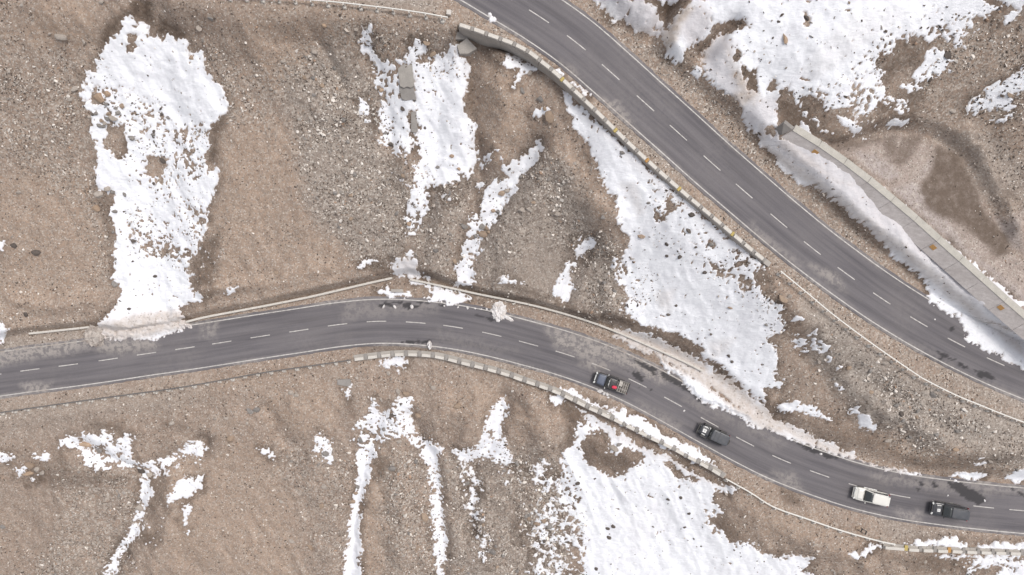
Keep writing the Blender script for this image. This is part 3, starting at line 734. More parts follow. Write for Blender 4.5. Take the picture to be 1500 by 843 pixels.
for pts, dep, wid in CREASE:
    L = []
    for a, b in pts:
        zc = 5.0
        for _ in range(12):
            xx, yy = unp(a, b, zc); zc += .7 * (float(hill(np.array([xx]), np.array([yy]))[0]) - zc)
        L.append((xx, yy, 0.0))
    CREASE_W.append((resample(np.array(L), 2.0), dep, wid))
def creases(x, y):
    out = np.zeros(x.shape)
    wob = fbm(x / 2.2, y / 2.2, 3, 141) * .9
    for P, dep, wid in CREASE_W:
        pad = wid * 3 + 1
        m = (x > P[:, 0].min() - pad) & (x < P[:, 0].max() + pad) & (y > P[:, 1].min() - pad) & (y < P[:, 1].max() + pad)
        if not m.any(): continue
        d = np.abs(nearest_on(P, x[m], y[m])[0]) + wob[m] * wid * .45
        out[m] += 1.5 * dep * np.exp(-(d / wid) ** 2)
    return out

def terrain_z(x, y):
    z = hill(x, y)
    near = (np.abs(x) < 110) & (np.abs(y) < 75)
    sdl = np.full(x.shape, -50.0); sdu = sdl.copy(); sdb = sdl.copy()
    xi, yi = x[near], y[near]
    sdl[near] = poly_sd(low_bench, xi, yi); sdu[near] = poly_sd(upp_bench, xi, yi); sdb[near] = poly_sd(basin, xi, yi)
    dl = np.full(x.shape, 99.0); zl = np.zeros(x.shape); du = dl.copy(); zu = zl.copy(); al = zl.copy(); au = zl.copy()
    dl[near], zl[near], al[near] = nearest_on(low_c[::4], xi, yi); du[near], zu[near], au[near] = nearest_on(upp_c[::4], xi, yi)
    calm = np.maximum(np.maximum(sstep(-1.5, .3, sdl), sstep(-1.5, .3, sdu)), .75 * sstep(-1, 1, sdb))
    rel = .55 * fbm(x / 11, y / 11, 3, 1) + .22 * fbm(x / 3.2, y / 3.2, 3, 5) + .16 * np.abs(fbm(x / 1.9, y / 4.5, 3, 8))
    rid = 1 - 2 * np.abs(fbm(x / 4.2 + .12 * y, y / 15.0, 4, 9)); rel = rel + .34 * rid * np.clip(.5 + 1.2 * fbm(x / 22, y / 22, 2, 19), 0, 1)
    rel = rel + creases(x, y)
    micro = .085 * fbm(x / .75, y / .75, 3, 13, .6)
    z = z + rel * (1 - calm) + micro * (1 - .65 * calm)
    far = sstep(70, 300, np.hypot(x, y * 1.5))
    z = z + far * 9 * fbm(x / 60, y / 60, 3, 77)
    # basin behind the dam: nearly flat silt
    px, py = to_px(x, y, z)
    zb = zdam(np.clip(px, 1100, 1600)) - .35 + .10 * fbm(x / 3, y / 3, 3, 15)
    dd = np.full(x.shape, 99.0); dd[near] = np.abs(nearest_on(dam_line, xi, yi)[0])
    Db = np.where(dd < 2.5, .8, 1.8)
    wb = sstep(-1, 0.0, sdb / Db); z = z * (1 - wb) + zb * wb
    # road benches; sharp under the walls, a soft bank elsewhere
    wall_u = sstep(665, 675, px) * (1 - sstep(1125, 1140, px)) * (du < 0)
    wall_l = sstep(512, 522, px) * (1 - sstep(1060, 1075, px)) * (dl < 0) + sstep(1285, 1295, px) * (dl < 0)
    wall_n = (dl > 0) * 1.0
    Du = .35 * wall_u + (1 - wall_u) * np.where(du > 0, 2.2, np.where(px < 665, 4.0, 4.5))
    Dl = .4 * np.clip(wall_l, 0, 1) + (1 - np.clip(wall_l, 0, 1)) * np.where(dl > 0, np.where(px > 880, 2.6, 1.2), 3.2)
    wu = sstep(-1, 0, sdu / Du); z = z * (1 - wu) + (zu - .07 + micro * .4) * wu
    # gravel shoulder right of the upper road rises gently
    z = z + np.where(du > 4.2, np.clip(du - 4.2, 0, 4) * .10, 0) * wu
    wl = sstep(-1, 0, sdl / Dl); z = z * (1 - wl) + (zl - .07 + micro * .4) * wl
    on_l = (np.abs(dl) < 4.2); on_u = (np.abs(du) < 4.2)
    z = np.where(on_l, np.minimum(z, zl - .06), z); z = np.where(on_u & (sdu > -2), np.minimum(z, zu - .06), z)
    return z, dict(dl=dl, du=du, sdl=sdl, sdu=sdu, sdb=sdb, zl=zl, zu=zu, al=al, au=au)

def axis(core, step, far):
    a = np.arange(-core, core + step / 2, step)
    ext = []; d = step; v = core
    while v < far:
        d *= 1.35; v += d; ext.append(v)
    ext = np.array(ext)
    return np.concatenate([-ext[::-1], a, ext])
TX = axis(87.0, .17, 420.0); TY = axis(49.5, .17, 420.0)
GX, GY = np.meshgrid(TX, TY)
TZ, INFO = terrain_z(GX.ravel(), GY.ravel())
TZ = TZ.reshape(GX.shape)
def ground_z(x, y):
    x = np.atleast_1d(np.asarray(x, float)); y = np.atleast_1d(np.asarray(y, float))
    i = np.clip(np.searchsorted(TX, x) - 1, 0, len(TX) - 2); j = np.clip(np.searchsorted(TY, y) - 1, 0, len(TY) - 2)
    a = (x - TX[i]) / (TX[i + 1] - TX[i]); b = (y - TY[j]) / (TY[j + 1] - TY[j])
    return (TZ[j, i] * (1 - a) + TZ[j, i + 1] * a) * (1 - b) + (TZ[j + 1, i] * (1 - a) + TZ[j + 1, i + 1] * a) * b
def on_ground(px, py):
    """ground point seen at a traced spot"""
    z = 5.0
    for _ in range(25):
        x, y = unp(px, py, z); z += .7 * (float(ground_z(x, y)[0]) - z)
    return x, y, float(ground_z(x, y)[0])
def many_on_ground(px, py):
    z = np.full(len(px), 5.0)
    for _ in range(22):
        k = M * (1 - z / H); x = (px - 750) * k; y = -(py - 421.5) * k
        z = z + .7 * (ground_z(x, y) - z)
    return x, y, ground_z(x, y)

# soil maps
GRAVEL = [
 ([(0,40),(30,60),(60,85),(130,80),(140,300),(165,430),(120,330),(60,260),(-60,200),(-60,40)], .65),
 ([(400,120),(500,30),(540,60),(550,200),(590,250),(610,330),(590,400),(520,370),(470,330),(440,250),(430,180)], .9),
 ([(620,300),(680,230),(700,260),(670,330),(660,410),(610,390)], .9),
 ([(720,260),(800,210),(840,260),(870,330),(900,360),(920,450),(880,470),(820,450),(860,380),(780,350),(750,430),(690,410),(700,330)], .95),
 ([(300,70),(350,90),(420,120),(400,200),(330,180),(310,120)], .6),
 ([(80,680),(200,690),(210,770),(180,880),(40,880),(90,750)], .9),
 ([(400,650),(470,640),(510,660),(520,700),(500,880),(440,880),(460,750),(400,700)], .65),
 ([(560,660),(620,660),(640,880),(560,880)], .9),
 ([(660,680),(830,650),(830,880),(660,880)], 1.0),
 ([(850,10),(900,40),(960,70),(1030,130),(1100,200),(1180,270),(1260,330),(1360,440),(1330,420),(1240,350),(1130,260),(1040,180),(950,95),(860,20)], .9),
 ([(1200,470),(1350,580),(1560,650),(1560,700),(1350,670),(1250,600),(1180,530)], .75),
 ([(1300,60),(1560,0),(1560,180),(1400,170),(1300,190),(1200,160)], .5),
 ([(672,30),(790,70),(900,170),(1000,260),(1100,350),(1240,460),(1400,570),(1560,640),(1560,610),(1400,552),(1280,470),(1150,380),(1030,285),(890,155),(780,65),(700,25)], .85),
 ([(690,395),(790,430),(900,470),(880,480),(780,448),(700,428)], .8),
 ([(520,45),(680,40),(660,90),(620,80),(560,90)], .7),
 ([(800,560),(870,590),(860,600),(790,572)], .6),
]
GREYS = [
 ([(400,140),(490,60),(545,120),(550,200),(590,250),(610,330),(590,390),(520,370),(470,330),(440,250),(430,180)], .7),
 ([(620,300),(680,230),(700,260),(670,330),(660,410),(610,390)], .6),
 ([(720,260),(800,210),(840,260),(870,330),(900,360),(920,450),(880,470),(690,410),(700,330)], .7),
 ([(1180,430),(1350,560),(1560,630),(1560,690),(1350,650),(1250,600),(1180,510)], 1.0),
 ([(880,160),(1000,260),(1150,375),(1400,555),(1560,630),(1560,600),(1400,545),(1150,370),(890,150)], .9),
 ([(500,-30),(650,-10),(640,15),(480,0)], .9),
 ([(-60,490),(120,485),(180,505),(100,525),(-60,540)], .8),
 ([(-60,590),(290,560),(300,590),(150,620),(-60,650)], .45),
 ([(530,505),(700,510),(780,535),(700,530),(540,522)], .8),
 ([(1290,760),(1400,775),(1380,790),(1290,785)], .7),
 ([(660,680),(830,650),(830,880),(660,880)], .45),
 ([(1345,175),(1420,185),(1500,230),(1560,280),(1560,330),(1440,290),(1400,220)], .6),
]
TAN = [
 ([(40,10),(130,0),(140,60),(60,80),(30,40)], .7),([(350,20),(500,30),(520,110),(480,170),(420,150),(370,100)], .6),
 ([(700,90),(780,100),(770,200),(720,240),(690,170)], .9),([(790,190),(850,200),(905,310),(880,330),(800,260)], .6),
 ([(0,250),(130,260),(150,440),(0,460)], .6),([(330,200),(420,180),(470,330),(540,390),(400,440),(300,430),(310,330)], .7),
 ([(240,680),(420,640),(440,843),(260,843)], .7),([(520,700),(560,660),(560,880),(520,880)], .8),([(640,560),(830,590),(820,650),(660,610)], .6),
 ([(760,350),(860,380),(830,450),(770,430)], .6),([(400,560),(500,580),(480,640),(390,620)], .7),([(1070,715),(1290,800),(1280,843),(1190,800),(1060,770)], .6),
 ([(1130,585),(1500,660),(1500,690),(1280,660)], .5),([(1180,440),(1300,560),(1250,600),(1150,520)], .4),([(0,30),(60,40),(30,60),(0,50)], .5),
 ([(1260,645),(1500,665),(1500,700),(1330,690)], .6), ([(60,600),(420,545),(420,560),(60,612)], .4),
]
SILT = [
 ([(1215,216),(1299,196),(1345,200),(1375,212),(1405,235),(1418,262),(1450,316),(1482,372),(1560,400),(1560,520),(1487,442),(1413,376),(1360,330),(1290,270),(1243,234)], .55),
 (T(1130,160,7.5,[(860,480),(960,440),(1170,440),(1330,600),(1420,720),(1400,800),(1300,810),(1000,640)]), 1.0),
 ([(1300,275),(1340,262),(1372,300),(1420,360),(1500,425),(1560,480),(1560,500),(1487,440),(1413,374),(1360,328)], 1.0),
 ([(1452,318),(1478,325),(1500,310),(1500,375),(1470,355)], .8),
 ([(1365,222),(1385,228),(1375,250),(1350,268),(1335,262)], .8),
]
WETS = [
 (t1([(430,290),(440,130),(560,40),(600,0),(670,0),(680,120),(720,80),(810,130),(840,190),(820,200),(690,160),(640,100),(560,70),(480,190)]), .95),
 (t1([(930,540),(1010,490),(1000,560),(960,620),(960,720),(915,730)]), .8),
 (t1([(900,250),(960,340),(1010,400),(1030,470),(1000,460),(960,370)]), .6),
 (t5([(860,290),(970,200),(960,330),(940,470),(840,450)]), .7),
 (t5([(430,0),(500,60),(480,130),(505,250),(490,320),(460,200),(400,60)]), .6),
 (t5([(400,610),(470,560),(520,500),(490,570),(440,625)]), .9),
 (t6([(730,380),(800,430),(870,440),(1000,470),(1204,500),(1204,525),(1000,492),(800,445)]), .9),
 (t6([(520,340),(620,300),(660,290),(600,330),(570,390),(600,430),(560,400),(440,375)]), .85),
 (t7([(0,450),(60,455),(230,520),(350,570),(480,580),(600,620),(600,645),(480,605),(300,580),(150,500),(0,465)]), .95),
 (T(900,480,7.5,[(370,-20),(470,0),(700,75),(980,220),(980,290),(850,250),(600,140),(380,40)]), .7),
 (T(900,480,7.5,[(1030,360),(1200,400),(1500,700),(1500,780),(1300,610),(1080,470)]), .8),
 (t2([(480,480),(530,500),(545,560),(500,610),(480,560)]), .8), (t2([(370,510),(430,510),(420,545),(380,545)]), .6),
 (t2([(920,250),(945,300),(960,540),(1000,640),(960,720),(930,520),(900,460)]), .7),
 (t2([(860,150),(1200,250),(1100,330),(1000,260),(900,230)]), .55),
 (t3([(180,340),(250,450),(260,580),(330,660),(420,800),(440,843),(380,780),(300,640),(240,560),(200,420)]), .75),
 (t3([(590,-30),(660,60),(680,105),(720,60),(790,-20)]), 1.0), (t3([(810,225),(900,130),(1040,80),(1050,115),(910,150),(850,230),(820,250)]), 1.0),
 (t3([(950,200),(1010,210),(1090,300),(1100,410),(1040,410),(990,290)]), .9),
 (t4([(110,440),(240,440),(310,540),(300,600),(150,610)]), .8), (t4([(300,560),(500,590),(450,640),(340,650)]), .7),
 (t4([(520,230),(640,180),(770,200),(740,290),(640,330),(590,400),(540,350)]), .6),
 (t6([(560,490),(1020,500),(1000,530),(600,520)]), .5),
 (b1([(380,180),(540,170),(560,230),(430,220)]), .6), (b1([(880,240),(935,230),(930,320),(890,320)]), .6), (b1([(690,160),(830,180),(820,215),(700,200)]), .5),
 (b1([(620,420),(740,400),(720,540),(650,600),(640,520)]), .5), (b1([(60,350),(240,360),(420,400),(600,400),(560,440),(200,470)]), .45),
 (b2([(515,310),(560,330),(545,430),(500,420),(490,380)]), .7), (b2([(340,20),(400,60),(420,150),(370,120)]), .5), (b2([(240,210),(280,200),(260,240)]), .6),
 (b3([(180,60),(300,100),(330,200),(260,290),(210,300),(240,180)]), .7), (b3([(280,230),(580,300),(500,410),(330,370)]), .55),
 (b3([(850,600),(930,570),(1000,640),(1080,740),(950,710)]), .6),
 (b4([(560,760),(830,755),(1200,770),(930,800),(900,843),(700,830)]), .6), (b4([(230,160),(480,220),(620,270),(600,300),(420,260)]), .55),
 (b4([(600,300),(900,330),(1192,300),(1192,330),(900,390),(700,370)]), .5),(b4([(120,450),(200,470),(230,540),(150,530)]), .7),
 (t8([(300,50),(400,90),(540,240),(620,300),(560,290),(420,170)]), .7), (t8([(0,600),(60,700),(140,600),(150,560),(100,640)]), .4),
 ([(520,505),(640,505),(640,520),(540,520)], .6),
]
Z2 = lambda p: T(750, 0, 2.0, p)
DARK = [
 (Z2([(1085,400),(1130,392),(1122,470),(1095,455)]), .8), (Z2([(1145,398),(1205,398),(1180,450),(1135,495),(1108,480)]), .75),
 (Z2([(1240,425),(1290,440),(1330,480),(1350,540),(1380,600),(1400,640),(1450,690),(1460,740),(1420,752),(1370,710),(1320,660),(1260,640),(1205,600),(1195,545),(1230,500)]), 1.0),
 (Z2([(935,432),(1030,408),(1085,398),(1080,415),(1000,440),(960,445)]), .8), (Z2([(1440,560),(1475,555),(1480,585),(1445,590)]), .6), (Z2([(1300,600),(1240,560),(1220,590),(1260,640)]), .9),
]
grav_r = raster(GRAVEL, 20); greyg_r = raster(GREYS, 18); tan_r = raster(TAN, 12); silt_r = raster(SILT, 10); wet_r = raster(WETS, 9); dark_r = raster(DARK, 6)

def build_terrain():
    ny, nx = GX.shape
    V = np.stack([GX.ravel(), GY.ravel(), TZ.ravel()], 1)
    idx = np.arange(ny * nx).reshape(ny, nx)
    F = np.stack([idx[:-1, :-1].ravel(), idx[:-1, 1:].ravel(), idx[1:, 1:].ravel(), idx[1:, :-1].ravel()], 1)
    f, px, py = snow_field(V[:, 0], V[:, 1], V[:, 2])
    inside = (px > PX0 + 2) & (px < PX0 + RW - 3) & (py > PY0 + 2) & (py < PY0 + RH - 3)
    x, y = V[:, 0], V[:, 1]
    jx, jy = px + 17 * fbm(x / 3.2, y / 3.2, 4, 61), py + 17 * fbm(x / 3.2, y / 3.2, 4, 67)
    sx, sy = px + 5 * fbm(x / 1.5, y / 1.5, 3, 62), py + 5 * fbm(x / 1.5, y / 1.5, 3, 68)
    g = samp(grav_r, jx, jy) * .9 + .1
    halo = sstep(-13, -.5, np.where(inside, f, -25)) * np.clip(.5 + 1.1 * fbm(x / 3, y / 3, 3, 71), 0, 1)
    w = np.maximum(samp(wet_r, sx, sy), halo * .85)
    soil = np.stack([g, w, samp(greyg_r, jx, jy)], 1)
    soil2 = np.stack([samp(tan_r, jx, jy), samp(silt_r, sx, sy), samp(dark_r, sx, sy)], 1)
    me = np_mesh('terrain', V, F, True, {'soil': soil, 'soil2': soil2})
    o = link('ground', me, MAT['ground'])
    tag(o, 'bare stony brown mountainside between the two roads', None, None, 'structure')
    return o
ground = build_terrain()

def build_snow():
    ax = np.arange(-87, 87.01, .125); ay = np.arange(-49.5, 47.51, .125)
    X, Y = np.meshgrid(ax, ay); x, y = X.ravel(), Y.ravel()
    z = ground_z(x, y)
    f, px, py = snow_field(x, y, z)
    dl, zl, _ = nearest_on(low_c[::6], x, y); du, zu, _ = nearest_on(upp_c[::6], x, y)
    th = samp(thick_r, px, py)
    off = np.clip(.085 * f, -.12, .13) + th * sstep(0, 9, f) + .05 * fbm(x / 2.5, y / 2.5, 3, 81) * sstep(0, 4, f)
    off = off + .045 * fbm((x + .6 * y) / 1.3, (y - .6 * x) / .45, 3, 83) * sstep(1, 5, f)
    zr = np.where(np.abs(dl) < 3.95, np.maximum(z, zl), z); zr = np.where(np.abs(du) < 3.95, np.maximum(zr, zu), zr)
    zs = zr + off
    keep_v = (f > -1.6).reshape(X.shape)
    kc = keep_v[:-1, :-1] | keep_v[:-1, 1:] | keep_v[1:, 1:] | keep_v[1:, :-1]
    idx = np.arange(x.size).reshape(X.shape)
    F = np.stack([idx[:-1, :-1][kc], idx[:-1, 1:][kc], idx[1:, 1:][kc], idx[1:, :-1][kc]], 1)
    used = np.unique(F); remap = np.full(x.size, -1, np.int64); remap[used] = np.arange(len(used))
    V = np.stack([x, y, zs], 1)[used]
    jx, jy = px + 5 * fbm(x / 3, y / 3, 3, 91), py + 5 * fbm(x / 3, y / 3, 3, 93)
    thin = (1 - sstep(.0, 2.4, f)) * .9
    A = np.stack([samp(beige_r, jx, jy), samp(grey_r, jx, jy), thin], 1)[used]
    me = np_mesh('snow', V, remap[F], True, {'dirt': A})
    o = link('snow', me, MAT['snow'])
    tag(o, 'patches and tongues of old white snow lying on the slopes and verges', 'snow', None, 'stuff')
    print('snow faces', len(F))
build_snow()

# ------------------------------------------------------------------ roads
DUST = [
 ([(-60,500),(120,490),(160,505),(90,520),(-60,545)], 1.0), ([(120,495),(225,495),(235,510),(150,520)], .9), ([(290,472),(320,470),(315,495),(295,492)], .7),
 ([(30,563),(75,560),(70,576),(35,578)], 1.0), ([(520,445),(640,440),(640,458),(520,465)], .4), ([(500,440),(560,440),(530,465),(500,470)], .45),
 ([(800,480),(900,500),(960,535),(1010,565),(960,560),(900,530),(850,525),(810,505)], 1.0), ([(860,525),(900,535),(880,545),(850,535)], .9), ([(840,490),(880,500),(900,530),(850,520)], .9),
 ([(1130,690),(1160,695),(1180,720),(1150,715)], .7), ([(1310,745),(1350,752),(1350,770),(1320,762)], .8), ([(1270,690),(1400,705),(1560,715),(1560,730),(1380,720),(1280,705)], .55),
 ([(1000,575),(1150,645),(1140,660),(1000,590)], .35),
 ([(870,140),(905,150),(935,195),(910,190),(880,165)], .85), ([(1000,265),(1060,310),(1110,350),(1080,335),(1010,290)], .8), ([(1180,385),(1225,400),(1240,425),(1200,405)], .9), ([(1100,325),(1180,390),(1160,385),(1100,345)], .6),
 ([(820,90),(840,100),(850,115),(830,105)], .7), ([(1340,500),(1420,548),(1500,580),(1500,586),(1410,552)], .4), ([(640,480),(760,515),(720,520),(640,500)], .25), ([(930,585),(1000,620),(990,640),(930,605)], .5),
]
CC = lambda p: T(840, 520, 10.53, p)
WETR = [
 CC([(830,15),(960,50),(1050,120),(1160,150),(1264,220),(1264,310),(1180,260),(1050,190),(920,90),(850,40)]),
 T(900,480,7.5,[(500,470),(600,520),(740,600),(850,690),(1000,760),(1000,785),(960,790),(1000,850),(900,790),(800,700),(640,610),(520,540)]),
 CC([(715,210),(800,225),(900,255),(990,260),(1050,320),(1110,350),(1050,345),(1070,410),(1040,430),(980,380),(920,330),(860,275)]),
 CC([(940,450),(1020,490),(1010,505),(950,465)]), CC([(1170,540),(1230,510),(1245,530),(1200,550)]),
 b4([(850,435),(920,445),(980,475),(1040,520),(990,530),(920,500),(870,460)]), b4([(710,420),(740,430),(760,450),(745,455)]), b4([(790,435),(815,455),(800,460)]), b4([(1140,465),(1192,490),(1260,520),(1260,530),(1192,505),(1150,480)]), b4([(720,450),(735,470),(725,475)]),
 t8([(825,740),(870,755),(872,768),(840,762)]), t8([(980,815),(1050,835),(1080,860),(1000,850)]), t8([(768,718),(785,720),(783,728),(770,727)]), t8([(875,635),(895,630),(893,645),(878,645)]), t8([(880,768),(898,772),(895,780),(882,776)]), t8([(915,785),(955,805),(945,812),(918,795)]), t8([(820,765),(838,770),(836,777),(822,773)]),
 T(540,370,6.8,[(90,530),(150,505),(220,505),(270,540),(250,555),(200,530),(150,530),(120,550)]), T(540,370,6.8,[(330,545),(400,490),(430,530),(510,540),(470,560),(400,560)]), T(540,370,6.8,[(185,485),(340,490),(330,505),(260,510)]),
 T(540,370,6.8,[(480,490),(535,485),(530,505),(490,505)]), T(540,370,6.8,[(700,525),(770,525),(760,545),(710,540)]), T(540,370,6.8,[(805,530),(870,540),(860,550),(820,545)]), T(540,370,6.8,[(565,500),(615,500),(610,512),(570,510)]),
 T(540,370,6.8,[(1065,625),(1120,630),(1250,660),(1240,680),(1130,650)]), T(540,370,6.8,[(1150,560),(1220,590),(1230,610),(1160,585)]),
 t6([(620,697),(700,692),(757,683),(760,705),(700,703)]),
 b4([(160,248),(260,280),(380,330),(350,335),(240,295)]), b4([(880,390),(1000,420),(940,425)]),
]
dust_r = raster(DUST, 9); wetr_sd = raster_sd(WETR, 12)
def wear(x, y, z):
    px, py = to_px(x, y, z)
    d = samp(dust_r, px + 5 * fbm(x / 2, y / 2, 3, 101), py + 5 * fbm(x / 2, y / 2, 3, 103))
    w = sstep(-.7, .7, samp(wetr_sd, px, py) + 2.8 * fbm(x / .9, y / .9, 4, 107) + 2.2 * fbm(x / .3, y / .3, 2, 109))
    return np.stack([d, w, np.zeros_like(d)], 1)

def edge_dust(W, V, o2):
    n = np.clip(.45 + 1.1 * fbm(V[:, 0] / 5, V[:, 1] / 5, 4, 151), 0, 1)
    W[:, 0] = np.maximum(W[:, 0], sstep(2.7, 3.75, np.abs(o2)) * n * .95)
    W[:, 0] = np.maximum(W[:, 0], .12 * np.clip(fbm(V[:, 0] / 9, V[:, 1] / 9, 3, 153) * 2 - .2, 0, 1))
    return W

def strip(P, offs, drop=None):
    """sheet following polyline P with given cross offsets (positive = left)"""
    d, n = line_frame(P)
    offs = np.asarray(offs, float)
    X = P[:, 0][:, None] + n[:, 0][:, None] * offs; Y = P[:, 1][:, None] + n[:, 1][:, None] * offs
    Z = np.repeat(P[:, 2][:, None], len(offs), 1)
    if drop is not None: Z = Z + np.asarray(drop)[None, :]
    r, c = X.shape; idx = np.arange(r * c).reshape(r, c)
    F = np.stack([idx[:-1, :-1].ravel(), idx[1:, :-1].ravel(), idx[1:, 1:].ravel(), idx[:-1, 1:].ravel()], 1)
    V = np.stack([X.ravel(), Y.ravel(), Z.ravel()], 1)
    # face up
    a, b, c3 = V[F[0, 0]], V[F[0, 1]], V[F[0, 2]]
    if np.cross(b - a, c3 - a)[2] < 0: F = F[:, ::-1]
    return V, F

def build_road(name, C, dashes, zf, label):
    P = resample(C, .25)
    offs = np.concatenate([[-3.86, -3.76], np.linspace(-3.7, 3.7, 38), [3.76, 3.86]])
    drop = np.zeros(len(offs)); drop[0] = drop[-1] = -.16; drop[1] = drop[-2] = -.015
    V, F = strip(P, offs, drop)
    # ragged edge
    s = np.repeat(np.arange(len(P)) * .25, len(offs)); o2 = np.tile(offs, len(P))
    d, n = line_frame(P); nn = np.repeat(n, len(offs), 0)
    rag = np.where(np.abs(o2) > 3.72, .10 * fbm(s / .8, o2 * .1 + 7, 3, 3), 0) * np.sign(o2)
    V[:, :2] += nn * rag[:, None]
    along = np.stack([s, o2, np.zeros_like(s)], 1)
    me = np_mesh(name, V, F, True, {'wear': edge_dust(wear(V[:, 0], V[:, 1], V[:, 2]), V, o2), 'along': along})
    road = link(name, me, MAT['asphalt']); tag(road, label, None, None, 'structure')
    for side in (-1, 1):
        Vl, Fl = strip(P, np.array([-.07, .07]) + side * 3.36)
        Vl[:, 2] += .006
        link('edge_line', np_mesh('edge_line', Vl, Fl, True, {'wear': wear(Vl[:, 0], Vl[:, 1], Vl[:, 2])}), MAT['paint'], road)
    L = np.arange(len(P)) * .25
    for a, b in dashes:
        z = float(zf(a)); x, y = unp(a, b, z)
        i = int(np.argmin((P[:, 0] - x) ** 2 + (P[:, 1] - y) ** 2))
        if i < 7 or i > len(P) - 8: continue
        Q = P[i - 6:i + 7]
        Vl, Fl = strip(Q, [-.062, .062]); Vl[:, 2] += .006
        link('lane_dash', np_mesh('lane_dash', Vl, Fl, True, {'wear': wear(Vl[:, 0], Vl[:, 1], Vl[:, 2])}), MAT['paint'], road)
    return road
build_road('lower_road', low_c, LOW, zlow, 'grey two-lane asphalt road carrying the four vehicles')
build_road('upper_road', upp_c, UPP[2:], zupp, 'empty grey two-lane asphalt road higher on the slope')

# ------------------------------------------------------------------ mesh helpers for built things
def bm_box(bm, cx, cy, cz, sx, sy, sz, rot=0.0, bev=0.0, taper=1.0):
    c, s = math.cos(rot), math.sin(rot); vs = []
    for dz in (-1, 1):
        k = taper if dz > 0 else 1.0
        for dx, dy in ((-1, -1), (1, -1), (1, 1), (-1, 1)):
            u, v = dx * sx / 2 * k, dy * sy / 2 * k
            vs.append(bm.verts.new((cx + u * c - v * s, cy + u * s + v * c, cz + dz * sz / 2)))
    fs = [bm.faces.new([vs[i] for i in f]) for f in ((3, 2, 1, 0), (4, 5, 6, 7), (0, 1, 5, 4), (1, 2, 6, 5), (2, 3, 7, 6), (3, 0, 4, 7))]
    if bev > 0:
        es = list({e for f in fs for e in f.edges})
        bmesh.ops.bevel(bm, geom=es, offset=bev, segments=1, affect='EDGES')
    return vs

def bm_mesh(bm, name, smooth=False):
    bmesh.ops.recalc_face_normals(bm, faces=bm.faces)
    me = bpy.data.meshes.new(name); bm.to_mesh(me); bm.free()
    if smooth:
        for p in me.polygons: p.use_smooth = True
    return me

def box_obj(name, parent, mat, loc, size, rot=0.0, bev=.02, taper=1.0):
    bm = bmesh.new(); bm_box(bm, 0, 0, 0, *size, 0, bev, taper)
    o = link(name, bm_mesh(bm, name), mat, parent)
    o.location = loc; o.rotation_euler = (0, 0, rot)
    return o

def loft_path(P, prof, closed=True):
    """sweep a closed profile [(offset_left, z)] along P (n,3) -> V, F with end caps as triangles fans avoided (quads only)"""
    d, n = line_frame(P); prof = np.asarray(prof, float); m = len(prof)
    V = np.zeros((len(P), m, 3))
    V[:, :, 0] = P[:, 0][:, None] + n[:, 0][:, None] * prof[None, :, 0]
    V[:, :, 1] = P[:, 1][:, None] + n[:, 1][:, None] * prof[None, :, 0]
    V[:, :, 2] = P[:, 2][:, None] + prof[None, :, 1]
    return V

def sweep_obj(name, P, prof, mat, parent=None, smooth=False, zbottom=None):
    V = loft_path(P, prof); r, m, _ = V.shape
    if zbottom is not None:
        lowi = [i for i, p in enumerate(prof) if p[1] <= min(q[1] for q in prof) + 1e-6]
        for i in lowi: V[:, i, 2] = zbottom
    bm = bmesh.new()
    vs = [[bm.verts.new(V[i, j]) for j in range(m)] for i in range(r)]
    for i in range(r - 1):
        for j in range(m):
            k = (j + 1) % m
            bm.faces.new([vs[i][j], vs[i][k], vs[i + 1][k], vs[i + 1][j]])
    bm.faces.new(vs[0]); bm.faces.new(vs[-1][::-1])
    return link(name, bm_mesh(bm, name, smooth), mat, parent)

def slice_path(P, s0, s1, step=.4):
    L = np.concatenate([[0], np.cumsum(np.linalg.norm(np.diff(P[:, :2], axis=0), axis=1))])
    n = max(2, int((s1 - s0) / step) + 2); s = np.linspace(s0, s1, n)
    return np.stack([np.interp(s, L, P[:, k]) for k in range(3)], 1)
def path_len(P): return float(np.linalg.norm(np.diff(P[:, :2], axis=0), axis=1).sum())

